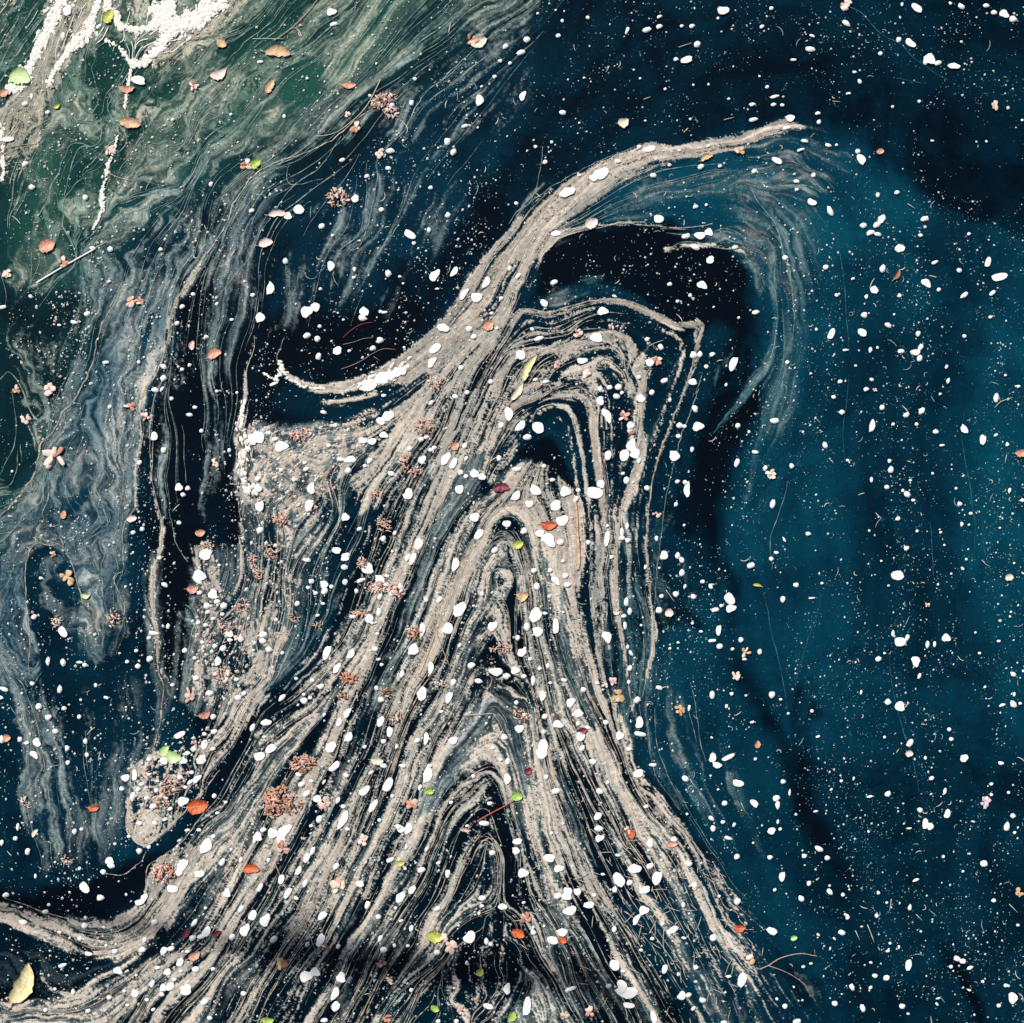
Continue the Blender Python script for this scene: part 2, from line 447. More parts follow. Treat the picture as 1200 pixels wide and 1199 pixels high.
for s, v in (('572,655,2 582,628,3 592,612,4 602,612,4 612,632,3 620,660,2', .1), ('556,735,2 568,705,3 580,686,4 590,684,4 600,705,3 604,745,2', .1),
             ('545,790,2 562,765,3 578,752,3 590,768,3 598,795,2', .12), ('500,930,3 530,885,5 558,852,7 576,838,8 592,850,7 606,885,5 618,930,3', .06),
             ('480,1000,2 515,945,3 545,905,3 568,888,3 584,890,3 596,925,2.5 606,965,2', .12), ('500,1030,3 530,975,4 556,940,4 574,926,4 588,945,4 598,990,3 610,1040,2', .1),
             ('520,1075,5 545,1035,7 565,1005,8 580,1010,8 592,1050,7 605,1090,5', .14)):
    stroke(B, P(s), v, 4)
# bright tan bands
for s in ('605,325,20 580,370,14 560,405,7 545,440,5 530,490,5 512,560,5 500,605,5 480,660,5 460,700,5 442,750,5 425,795,5 400,845,6 382,882,6 360,930,5 330,990,6 300,1050,6 260,1110,6 220,1160,7',
          '640,560,14 605,570,9 583,605,8 552,657,9 520,707,9 500,762,8 475,812,8 450,870,8 425,930,7 400,985,8 370,1040,8 335,1100,7',
          '672,590,9 674,650,11 672,700,8 680,745,8 700,800,8 720,850,8 735,900,6 762,940,8 790,970,6 820,1010,4',
          '618,640,6 628,700,8 630,760,9 634,820,8 642,880,8 650,930,8 663,980,9 690,1030,9 720,1080,7',
          '580,880,5 562,915,8 532,945,12 500,968,9 475,1005,7 440,1060,7',
          '590,900,5 600,975,6 618,1020,5 640,1060,5', '700,860,5 720,920,5 745,970,5 770,1020,5',
          '-72,1045,7 0,1068,8 40,1080,9 75,1098,11 110,1110,10 150,1112,8 172,1092,10 187,1065,9 205,1035,8',
          '30,1178,4 60,1182,5 100,1177,7 140,1158,9 175,1135,10 215,1110,10', '560,460,3 530,530,4 512,590,3 490,650,3',
          '605,470,5 598,510,6 585,545,6', '285,1000,4 262,1035,5 245,1070,5', '480,960,5 455,1010,5 430,1050,5', '540,1010,5 515,1060,5 490,1110,4'):
    stroke(B, P(s), 0.60, 7)
poly(B, P('600,552 620,541 645,545 655,562 675,575 683,590 684,640 679,690 655,690 640,630 612,600 588,592'), 0.84, 7)
# arches right of the fold
poly(B, P('600,370 640,368 640,398 700,392 735,403 768,425 755,470 758,540 742,590 724,640 720,700 700,760 695,700 700,600 690,500 680,465 625,470 600,545 575,570 560,560 580,500 590,430'), 0.40, 6)
poly(B, P('625,372 690,360 740,372 735,395 690,380 660,395 630,395'), 0.22, 6)
poly(B, P('700,430 720,440 742,470 742,560 728,590 712,600 706,540 698,470'), 0.10, 5)
poly(B, P('640,420 680,420 690,450 640,452 620,440'), 0.30, 5)
poly(B, P('632,486 650,478 668,488 680,530 690,585 682,590 665,565 650,547 620,538 602,546 608,528 630,510'), 0.0, 4)
stroke(B, P('735,600,9 732,700,7'), 0.08, 5)
for s, v in (('600,380,4 612,364,3 642,368,2.5 688,355,2.5 712,352,3 730,354,4 762,367,5 795,381,4.5 818,380,4.5 820,392,4 815,418,2.2 800,462,1.8 775,525,1.6 765,562,1.6 760,595,1.8 757,640,1.8 762,695,1.6 766,725,1.6 765,762,1.2 757,800,.6', 0.95),
             ('600,416,4 625,409,4 660,410,4 700,398,5 725,395,7 745,418,6 752,450,5 751,490,4 750,530,4 740,565,4 728,600,3.2 722,650,3.2 721,700,3 727,740,2 733,775,1.5 740,820,1 743,845,.8', 0.85),
             ('596,500,6 606,475,6 625,466,5 660,463,5 682,465,5 692,485,5 696,530,5 702,580,6 704,640,5 700,700,5 702,760,4 708,800,2', 0.85),
             ('622,495,2 635,479,2 650,474,2 665,478,2 675,492,2 680,520,2 686,560,2 692,610,2 694,650,2 692,700,1.5 697,750,1.3 703,785,1', 0.75),
             ('610,400,4 590,430,5 580,470,5', 0.8)):
    stroke(B, P(s), v, 2.5)
for q_, v_ in (('612,440,2 630,434,2 660,436,2 690,434,2 706,446,2 716,480,1.6 718,540,1.6 716,600,1.6 712,680,1.4 714,760,1', .7), ('606,455,2 630,450,2 665,450,2 686,452,1.6 700,470,1.6 708,520,1.5 710,600,1.3', .7),
               ('620,392,2 650,388,1.6 690,384,1.6 725,384,1.6 752,396,1.6 770,410,1.4', .6), ('640,372,1.6 690,364,1.6 730,368,1.6 770,386,1.4 796,396,1.4 798,430,1.2 780,480,1.2 762,530,1.2 748,600,1.2 744,680,1', .55),
               ('640,498,1.6 652,488,1.4 664,498,1.4 672,540,1.4 680,600,1.3 684,660,1.2', .6)):
    stroke(B, P(q_), v_, 2.5)
stroke(B, P('684,495,1.5 688,530,2.5 692,580,2.5 696,610,2'), 0.0, 2.5)
stroke(B, P('625,500,2 628,484,2 640,474,2 662,471,2 680,478,1.8 684,500,1.5'), 0.0, 2.5)
# crest underside line
stroke(B, P('632,300,3 650,280,3 690,267,2.5 740,262,1.8 790,266,1.5 830,265,1.5'), 0.7, 3)
stroke(B, P('780,292,2 830,288,1.5 860,292,2 890,300,1'), 0.55, 3)
# the right foot of the fan thins out into grey
fade = np.clip((CXg - 560 - (1199 - CYg) * .15) / 330, 0, 1) * np.clip((CYg - 880) / 200, 0, 1)
B *= 1 - .58 * fade
# raft of debris left of the fold
poly(B, P('278,508 300,498 345,508 385,500 440,490 425,535 400,575 380,612 340,620 300,622 282,600 276,560'), 0.46, 16); poly(Q, P('278,508 300,498 345,508 385,498 430,495 410,540 385,570 372,600 340,605 300,612 282,600 276,560'), 0.9, 14)
poly(B, P('288,605 345,600 375,612 390,560 405,560 400,640 350,690 335,760 308,810 292,780 285,720 300,690'), 0.36, 16); poly(Q, P('288,605 345,600 350,690 335,760 308,810 292,780 285,700'), 0.4, 16)
poly(B, P('226,640 248,632 262,690 278,710 292,700 308,760 300,812 262,836 222,812 226,760 234,700'), 0.44, 12); poly(Q, P('226,640 248,632 262,690 278,710 292,700 308,760 300,812 262,836 222,812 226,760 234,700'), 0.85, 10)
poly(B, P('305,805 262,828 240,850 228,874 168,884 155,900 152,945 150,970 165,990 190,975 220,948 262,895 290,845 320,822'), 0.40, 8); poly(Q, P('250,850 168,884 155,900 152,945 160,960 200,930 240,890'), 0.9, 10)
poly(B, P('178,1012 215,985 235,1000 215,1035 200,1060 178,1060 172,1035'), 0.72, 5); poly(Q, P('178,1012 215,985 225,1000 205,1035 180,1040'), 0.8, 8)
stroke(B, P('282,610,3 285,650,3 283,680,4 270,705,5'), 0.6, 5)
# thin lines of scum on the left
for s, v in (('240,300,2 232,315,2.5 215,340,3 202,365,3 197,395,2.5 190,425,2.5 178,445,3 168,465,2.5 165,490,2 167,515,2 160,545,2 158,570,1.6 160,600,1.5', 0.55),
             ('181,470,.8 177,490,.8 176,520,1 177,560,1 183,590,1.2 190,620,1.6 187,645,1.4 180,670,1.8 178,690,2.2 180,720,2.2 184,750,2 186,780,1.6 192,800,1.2 188,850,1 178,885,1', 0.8),
             ('300,395,.8 290,430,1 288,470,2.5 283,500,5', 0.7), ('30,1060,1.2 60,1072,1.6 100,1085,1.8 130,1083,1.5 158,1067,1.5 171,1045,1.5', 0.7),
             ('50,1147,.8 65,1162,1 90,1163,1 110,1150,1 140,1135,1 165,1120,1', 0.6), ('125,1022,1 145,1024,1 160,1015,1 175,996,1', 0.6),
             ('148,930,1.2 150,962,1.5 158,984,2 168,990,2.5 190,977,2 217,950,1.5 250,912,1.5', 0.85), ('200,600,.6 206,635,.8 220,655,1.5', 0.7)):
    stroke(B, P(s), v, 2.5)
# pale beach of scum, top left
poly(B, P('66,-72 140,-72 120,0 100,40 80,70 62,108 48,150 38,190 20,205 0,215 -72,260 -72,190 0,130 22,98 45,55'), 0.97, 6)
poly(B, P('-72,100 0,60 20,20 30,-72 -72,-72'), 0.35, 10)
poly(B, P('240,0 300,-20 275,25 235,50 210,78 185,90 180,70 205,45'), 0.62, 9); poly(B, P('140,0 190,-10 185,15 165,22 145,15'), 0.45, 6)
poly(B, P('185,110 175,140 150,185 138,190 142,160 160,130'), 0.55, 8)

# thin grey-green film, left
LEFTF = P('135,345 160,350 200,330 215,340 200,370 192,420 170,460 163,500 158,560 150,600 145,660 147,710 138,760 112,778 96,762 96,700 80,650 60,636 40,638 32,660 33,720 42,780 34,800 52,850 66,900 40,860 18,812 0,805 -72,800 -72,600 0,600 40,560 60,510 90,470 110,420')
poly(T, P('-72,-72 620,-72 600,0 560,50 480,110 410,160 345,205 300,240 255,310 160,350 110,420 60,500 0,590 -72,640'), 0.74, 24); poly(GR, P('-72,-72 640,-72 600,0 540,40 470,90 410,130 330,190 260,200 180,230 110,300 80,350 60,420 30,560 -72,640'), 0.9, 150)
poly(T, P('300,190 470,95 600,-20 640,-20 600,60 500,140 420,215 380,270 330,330 300,420 270,520 230,600 180,600 170,480 200,380 240,300'), 0.34, 34)
poly(T, P('330,200 440,130 560,40 640,20 600,140 540,240 480,330 420,380 350,380 300,300'), 0.20, 60)
poly(T, LEFTF, 0.84, 14)
poly(T, MAIN, 0.42, 10)
poly(T, P('-72,1088 0,1080 40,1093 80,1114 140,1127 168,1112 190,1085 205,1095 190,1112 160,1136 110,1160 60,1172 0,1176 -72,1186'), 0.03, 6)
poly(T, P('0,820 50,840 120,790 165,800 165,880 145,960 110,1020 20,1020 -40,980'), 0.11, 30)
poly(T, P('300,200 345,195 380,180 345,225 320,250 300,300 280,380 262,420 250,380 262,300'), 0.60, 9)
poly(T, P('0,340 60,345 115,350 112,400 92,450 50,505 10,560 -40,560 -72,400'), 0.14, 30)
poly(T, P('160,245 230,225 280,240 245,290 210,325 150,325 135,300'), 0.34, 30)
for q_ in ('470,95,2 430,128,4 400,150,6 370,172,5 340,186,6 310,196,7 288,212,6 272,238,5 262,265,5 240,298,4 222,330,4 208,352,4', '330,195,3 320,230,5 302,262,6 290,300,4 272,328,3 252,352,2', '300,205,4 225,228,6 150,262,6 118,288,8 90,320,5', '600,0,12 555,35,12 520,70,7 490,95,6 460,118,5'):
    stroke(T, P(q_), 0.92, 9)
poly(T, P('35,660 70,650 92,690 90,740 60,740 38,720'), 0.12, 6); poly(T, P('30,220 48,216 40,260 20,300 0,320 0,280'), 0.05, 8); poly(T, P('0,360 30,330 50,345 40,370 10,390'), 0.05, 8)
stroke(T, P('178,370,4 170,400,5 165,428,3'), 0.0, 4); stroke(T, P('145,480,3 135,530,4'), .4, 5)
poly(T, P('90,575 110,565 95,600 80,600'), 0.1, 6)
poly(T, P('285,35 350,10 330,60 290,90 260,80'), 0.12, 12); poly(T, P('330,80 385,60 385,110 350,160 330,140'), 0.1, 14); poly(T, P('90,55 130,40 175,60 180,75 160,100 130,110 105,100'), 0.3, 8)
poly(T, P('120,100 135,130 110,140 105,115'), 0.1, 8); poly(T, P('160,240 220,215 290,170 300,200 260,240 180,260'), 0.15, 12)
for s in ('40,780,5 52,840,6 68,900,5 75,980,3', '60,780,2 62,850,3 68,930,2', '470,215,1.5 443,205,2 438,240,1.5 428,275,1.5 410,290,1', '560,60,6 530,85,4 500,110,2.5 485,130,3 470,160,3 440,185,2',
          '590,0,14 555,35,12 525,65,9 490,90,8 455,115,6 420,140,6 380,175,8 330,200,10 300,230,8 285,280,6 262,330,4 242,380,3', '315,325,1 340,330,1 352,318,1',
          '345,330,2 338,370,2.5 315,390,1.5', '145,740,7 120,760,8 100,740,6', '165,860,4 158,900,5 150,940,4', '200,800,6 185,850,6 170,900,4', '240,620,1 232,560,1 222,500,1',
          '420,150,6 395,160,9 360,180,10', '210,720,1 205,790,1', '235,150,4 200,200,6 160,250,5', '890,435,3 870,465,4 845,495,3 832,520,1.5', '865,400,1 840,440,1.5 825,480,1',
          '600,270,3 615,240,3 640,215,2', '700,330,8 670,320,4', '600,300,1 570,330,1'):
    stroke(T, P(s), 0.60, 9)
poly(T, P('690,215 800,190 930,146 985,160 1010,185 960,225 900,240 800,240 700,262 650,280'), 0.50, 24)
poly(T, P('880,240 915,260 932,330 934,420 915,480 890,500 900,420 888,320 860,290 800,285 780,270 860,262'), 0.55, 18)
poly(T, P('890,300 922,330 926,500 920,640 890,680 868,660 868,590 890,480 900,400'), 0.30, 30)
poly(T, P('880,240 930,225 960,250 950,330 935,420 930,320'), 0.18, 40)
poly(T, P('700,600 790,600 800,700 780,800 860,900 900,1020 860,1050 780,960 740,880 700,760'), 0.30, 24)
poly(T, P('700,1080 800,1000 860,1050 960,1160 990,1272 820,1272'), 0.42, 22)
poly(T, P('270,500 340,500 420,500 445,530 430,600 412,680 385,740 340,790 300,830 240,850 215,820 225,640 260,640 285,640'), 0.62, 16)
poly(T, P('540,1130 600,1140 640,1199 600,1272 460,1272 480,1180'), 0.30, 14)
poly(T, P('640,330 690,340 700,350 640,360'), 0.35, 8)
poly(T, P('725,400 800,400 800,460 770,530 755,600 745,600 755,500 760,430'), 0.18, 8)
poly(T, P('80,430 158,400 160,470 158,560 100,570 60,590 20,640 0,640 30,580 70,520'), 0.95, 10)
poly(T, P('100,775 112,740 108,690 122,640 150,640 146,720 138,765'), 0.8, 8)
for q_ in ('180,650,6 178,700,7 182,760,7 190,810,5', '40,830,6 30,900,8 25,980,5', '100,860,4 104,920,5 108,980,4', '140,830,4 138,900,5 132,960,4', '62,860,5 70,930,6 76,1000,4','245,450,4 240,520,5 236,590,4', '222,420,3 220,500,4 218,560,3'):
    stroke(T, P(q_), 0.34, 12)
poly(T, P('0,780 40,790 60,830 80,930 75,1010 60,1010 30,870'), 0.40, 16)

# ------------------------------------------------------------------ teal-to-black tone map for the water sheet
K = np.full((NC, NC), 0.34); GW = np.zeros((NC, NC))
poly(K, P('560,-72 1272,-72 1272,290 1200,280 1130,262 1080,225 1000,170 930,140 860,155 760,165 640,225 590,270 570,230'), 0.30, 30)
poly(K, P('1050,240 1090,190 1272,180 1272,285 1200,278 1120,262'), 0.2, 50)
poly(K, P('900,150 1000,172 1080,226 1130,262 1200,280 1272,290 1272,1272 960,1272 860,1040 760,900 750,800 790,740 860,680 870,600 890,480 900,400 890,320 860,290 700,260 660,270 720,215 800,190'), 0.60, 14)
poly(K, P('1272,300 1210,315 1150,380 1118,450 1122,560 1140,680 1175,760 1200,840 1272,860'), 0.74, 80)
poly(K, P('870,250 925,300 938,400 935,500 1000,580 1002,640 997,720 970,800 965,860 925,830 910,760 960,660 900,670 870,655 870,600 900,480 890,330'), 0.72, 40)
poly(K, P('690,215 800,190 900,163 1000,185 1050,215 1080,255 960,300 925,262 870,245 700,262'), 0.82, 30)
poly(K, P('1015,400 1100,380 1108,560 1130,700 1150,780 1040,810 1010,700'), 0.42, 60)
poly(K, P('930,880 1272,870 1272,1272 1000,1272 960,1100'), 0.38, 60)
poly(K, P('632,300 670,270 740,266 800,268 860,290 885,320 890,390 897,410 880,480 856,560 830,620 855,665 830,665 808,625 815,560 830,500 850,440 828,375 790,370 740,342 690,332 650,345 620,352'), 0.03, 7)
poly(K, P('672,330 700,320 740,345 700,352 660,352'), .5, 10)
poly(K, P('835,385 870,390 850,440 835,500 815,560 800,620 790,700 775,740 765,600 790,520 820,430'), 0.40, 14)
stroke(K, P('890,400,6 878,460,14 855,520,18 838,590,20 845,640,14 852,680,6'), 0.03, 8)
stroke(K, P('893,415,2 872,468,5 845,500,5 828,530,3'), 0.5, 8)
stroke(K, P('800,600,20 812,640,16 840,655,14 860,700,6 868,780,5 890,840,8 918,890,9 940,940,12 965,975,12 985,1005,7 1003,1040,3'), 0.17, 20)
stroke(K, P('700,600,5 745,620,9 745,740,9 752,830,7'), 0.42, 9)
stroke(K, P('770,735,8 800,728,8 830,735,5'), 0.08, 8); stroke(K, P('1120,1100,6 1128,1130,8 1140,1190,8'), 0.02, 10)
stroke(K, P('935,800,5 925,840,5 935,900,6'), .1, 10)
poly(K, P('330,215 430,175 500,100 600,20 640,20 620,120 580,220 540,260 480,300 420,330 340,330'), 0.46, 40)
poly(K, P('600,215 590,262 540,330 490,400 430,440 400,430 470,330 540,260'), 0.08, 40)
poly(K, P('300,380 480,350 500,395 420,445 340,445 320,490 430,490 340,500 290,500'), 0.06, 18)
poly(K, P('205,340 290,300 300,380 285,500 270,640 225,640 170,800 170,470 200,400'), 0.12, 16)
poly(K, P('180,640 225,650 232,720 222,800 195,800 186,720'), 0.02, 10); poly(K, P('235,560 280,540 285,680 262,700 250,640'), 0.02, 10)
poly(K, P('-72,810 20,812 60,900 150,800 170,900 148,960 170,1000 110,1035 30,1040 -72,1020'), 0.42, 24)
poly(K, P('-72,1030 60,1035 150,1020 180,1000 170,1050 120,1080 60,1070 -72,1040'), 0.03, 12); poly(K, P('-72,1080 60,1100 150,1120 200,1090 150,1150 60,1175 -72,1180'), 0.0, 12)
poly(K, P('340,640 400,620 410,670 385,740 340,780 330,740'), 0.42, 14)
poly(K, P('0,800 40,790 120,800 150,790 150,840 60,870 20,850'), 0.28, 40)
poly(K, MAIN, 0.14, 14); poly(K, P('632,490 650,480 668,492 680,540 688,585 665,560 655,520 640,515'), 0.55, 6); poly(K, P('605,528 625,515 645,505 655,525 668,562 650,545 620,538'), 0.0, 4)
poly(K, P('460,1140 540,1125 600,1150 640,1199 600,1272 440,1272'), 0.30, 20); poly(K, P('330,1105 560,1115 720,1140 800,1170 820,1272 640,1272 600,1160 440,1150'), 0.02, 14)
poly(K, P('720,1060 820,1000 900,1110 960,1200 1000,1272 860,1272'), 0.5, 24)
poly(K, P('700,400 800,400 790,470 750,560 745,470'), .42, 10); poly(K, P('640,365 720,365 735,395 640,396'), .3, 8)
poly(GW, P('-72,-72 640,-72 590,0 520,50 440,110 330,190 260,215 180,240 120,300 90,360 60,430 40,560 -72,640'), 0.95, 150)
poly(K, P('-72,-72 600,-72 560,30 450,100 330,190 240,250 150,330 110,400 60,500 -72,640'), 0.62, 50)
poly(K, LEFTF, 0.62, 20)
poly(GW, P('-72,330 60,330 118,350 112,400 92,450 50,505 10,570 -72,640'), 0.55, 40)
poly(K, P('-72,340 60,340 112,350 105,400 85,450 45,505 5,560 -72,600'), 0.36, 40)
for q_ in ('60,180,20 70,240,24 60,300,16', '120,170,10 130,240,12', '215,150,26 260,110,26 330,60,20', '300,150,20 380,90,22 440,30,20', '150,250,14 220,220,16'):
    stroke(K, P(q_), 0.85, 40)
# ================================================================== WATER
def smooth01(x, a, b): return sm((x - a) / (b - a))
m_water, t = new_mat('pond_water')
k = attr(t, 'teal_level'); g = attr(t, 'algae'); fl = attr(t, 'flow')
n1 = noise(t, 5.0, 6, 0.6); n2 = noise(t, 60.0, 4, 0.6)
k2 = mth(t, 'ADD', k, mth(t, 'MULTIPLY', mth(t, 'SUBTRACT', n1, 0.5), 0.30))
k2 = mth(t, 'ADD', k2, mth(t, 'MULTIPLY', mth(t, 'SUBTRACT', n2, 0.5), 0.26))
n4 = ramp(t, noise(t, 3.2, 7, 0.62, dist=1.4), [(0.44, (0, 0, 0)), (0.50, (.6, .6, .6)), (0.62, (1, 1, 1))])
k2 = mth(t, 'ADD', k2, mth(t, 'MULTIPLY', mth(t, 'SUBTRACT', n4, 0.5), 0.17))
n3 = noise(t, 300.0, 3, 0.8)
k2 = mth(t, 'ADD', k2, mth(t, 'MULTIPLY', mth(t, 'SUBTRACT', n3, 0.5), 0.95))
k2 = mth(t, 'ADD', k2, mth(t, 'MULTIPLY', fl, 0.045), True)
kk = mth(t, 'MULTIPLY', k2, attr(t, 'open'), True)
blue = ramp(t, kk, [(0.0, (0.0008, 0.0022, 0.0045)), (0.15, (0.0003, 0.0042, 0.0090)), (0.35, (0.0003, 0.0108, 0.0215)), (0.6, (0.0008, 0.0228, 0.0425)), (0.85, (0.001, 0.041, 0.069)), (1.0, (0.0015, 0.060, 0.090))])
green = ramp(t, kk, [(0.0, (0.001, 0.0032, 0.0035)), (0.3, (0.0018, 0.012, 0.012)), (0.6, (0.004, 0.034, 0.028)), (1.0, (0.016, 0.075, 0.05))])
col = mixc(t, mth(t, 'MULTIPLY', g, mth(t, 'ADD', 0.55, mth(t, 'MULTIPLY', n1, 0.8)), True), blue, green)
finish(t, col, 0.07, 0.5, bump=noise(t, 9.0, 3), bdist=0.002, bstr=0.25, ior=1.33)
inner = np.arange(G0, G1 + .1, 3.0)
outer = np.array([25, 70, 160, 400, 1000, 2500, 6000, 16000.])
xs = np.concatenate([(G0 - outer)[::-1], inner, G1 + outer])
WX, WY = np.meshgrid(xs, xs)
cxw = np.clip(WX, G0, G1); cyw = np.clip(WY, G0, G1)
far = np.clip(np.hypot(WX - cxw, WY - cyw) / 400, 0, 1)
Lc = bil(LIC[3], cxw, cyw, G0, FS) * 0.7 + bil(LIC[2], cxw, cyw, G0, FS) * 0.7
kx = cxw + (value_noise(cxw, cyw, 90, 71, 4) - .5) * 110; ky = cyw + (value_noise(cxw, cyw, 90, 72, 4) - .5) * 110
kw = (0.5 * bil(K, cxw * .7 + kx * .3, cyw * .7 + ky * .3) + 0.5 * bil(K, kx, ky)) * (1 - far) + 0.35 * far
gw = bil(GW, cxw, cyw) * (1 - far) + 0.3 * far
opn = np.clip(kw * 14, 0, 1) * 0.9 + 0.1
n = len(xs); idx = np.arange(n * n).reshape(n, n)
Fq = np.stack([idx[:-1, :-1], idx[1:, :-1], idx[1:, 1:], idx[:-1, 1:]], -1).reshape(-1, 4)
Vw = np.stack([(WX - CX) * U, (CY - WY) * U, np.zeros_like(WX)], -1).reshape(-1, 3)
water = np_mesh('water', Vw, Fq, m_water, {'teal_level': kw, 'algae': gw, 'flow': Lc * (1 - far), 'open': opn})
tag(water, kind='structure')

# ================================================================== SCUM AND POLLEN FILMS (relief from the same flow)
Bf = bil(B, FXg, FYg); Tf = bil(T, FXg, FYg); Gf = bil(GR, FXg, FYg); Qf = bil(Q, FXg, FYg)
iso = value_noise(FXg, FYg, 9, 31, 4); iso = (iso - iso.mean()) / iso.std()
iso2 = value_noise(FXg, FYg, 3.4, 32, 2); iso2 = (iso2 - iso2.mean()) / iso2.std()
big = value_noise(FXg, FYg, 60, 33, 3); big = (big - big.mean()) / big.std()
z = 1.0 * LIC[0] + 0.85 * LIC[1] + 0.38 * LIC[2] + 0.10 * LIC[3]; z /= z.std()
zq = 0.85 * iso + 0.4 * iso2 + .35 * LIC[1]; zq /= zq.std()
z = z + 0.20 * iso + 0.12 * iso2; z /= z.std()
zz = z * (1 - Qf) + zq * Qf
th = (0.5 - np.clip(Bf, 0, 1.1)) * 3.0
edge = np.exp(-((zz - th - .35) / 0.42) ** 2) * np.clip(Bf * 5, 0, 1)
covB = sm((zz - th) / 0.62 + 0.5) * np.clip(Bf * 9 - 0.15, 0, 1)
hard = np.clip((Bf - 0.97) / 0.10, 0, 1) * 0.7
covB = covB * (1 - hard) + np.maximum(covB, 0.88 + 0.1 * np.tanh(z)) * hard
# thin film: soft veil, paler along the creases where it has folded
ridge = lambda a, l, w: np.exp(-((a - l) / w) ** 2)
r1 = ridge(LIC[2], 0, .12) + .8 * ridge(LIC[2], 1.1, .12) + .8 * ridge(LIC[2], -1.0, .12)
r2 = ridge(LIC[3], 0, .06) + ridge(LIC[3], .8, .06) + .7 * ridge(LIC[3], -.8, .06) + .6 * ridge(LIC[3], 1.6, .08)
zt = (0.35 * LIC[0] + 0.5 * LIC[1] + 0.6 * LIC[2] + 0.5 * LIC[3] + 0.5 * big + .2 * iso2); zt /= zt.std()
pres = sm((zt - (0.5 - Tf) * 3.2) / 1.7 + 0.5) * np.clip(Tf * 5, 0, 1)
veil = pres * (0.31 + 0.17 * np.tanh(LIC[1] + .8 * LIC[0]))
crease = np.clip(Tf * 1.3, 0, 1) * sm(pres * 2) * np.clip(0.22 * ridge(LIC[1], 0.6, .18) + 0.50 * r1 + 0.70 * r2 + 0.20 * np.clip(LIC[0] + LIC[1] - 0.8, 0, 2), 0, 0.85) * np.clip(0.55 + 0.5 * big, 0.08, 1)
covT = np.clip(veil + crease, 0, 0.9)
alpha = 1 - (1 - covB) * (1 - covT)
sea = sm((FXg - 640) / 60) * np.clip(1 - Bf * 3, 0, 1)
tone = np.clip((covB * 0.95 + (1 - covB) * crease * 0.75) / np.maximum(alpha, 0.02), 0, 1)
fib = np.clip(0.30 + 0.27 * LIC[0] + 0.12 * iso2 + 0.12 * LIC[1] + .26 * edge, 0, 1.2)
hue = np.clip(0.5 + 0.20 * LIC[1] + 0.28 * LIC[2] + 0.10 * LIC[3] + .15 * big, 0, 1)
hgt = (0.0006 + 0.0016 * np.clip(alpha, 0, 1) + 0.0007 * covB * (fib - 0.5) + 0.0005 * covB * np.tanh(iso2) * 0.6)

m_film, t = new_mat('pollen_scum_film')
c_t = attr(t, 'tone'); f_t = attr(t, 'fibre'); g_t = attr(t, 'algae')
nn = noise(t, 420, 3, 0.7); nb = noise(t, 14, 4)
h_t = attr(t, 'hue')
grey = mixc(t, g_t, mixc(t, h_t, (0.09, 0.20, 0.26), (0.22, 0.32, 0.335)), mixc(t, h_t, (0.12, 0.26, 0.20), (0.30, 0.40, 0.31)))
tan1 = mixc(t, nb, (0.43, 0.375, 0.31), (0.61, 0.52, 0.44))
grey = mixc(t, attr(t, 'sea'), grey, mixc(t, h_t, (0.01, 0.095, 0.14), (0.04, 0.165, 0.205)))
tan1 = mixc(t, h_t, (0.265, 0.265, 0.24), tan1)
tan = mixc(t, mth(t, 'MULTIPLY', g_t, 0.35), tan1, (0.30, 0.32, 0.21))
c = mixc(t, c_t, grey, tan)
val = mth(t, 'ADD', mth(t, 'MULTIPLY', f_t, 0.95), mth(t, 'ADD', 0.12, mth(t, 'MULTIPLY', nn, 0.80)))
hs = t.nodes.new('ShaderNodeHueSaturation'); L(t, c, hs.inputs['Color']); L(t, val, hs.inputs['Value'])
al = mth(t, 'MULTIPLY', attr(t, 'cover'), mth(t, 'ADD', 0.72, mth(t, 'MULTIPLY', nn, 0.55)), True)
finish(t, hs.outputs[0], 0.75, 0.15, bump=nn, bdist=0.0015, bstr=0.5, alpha=al)

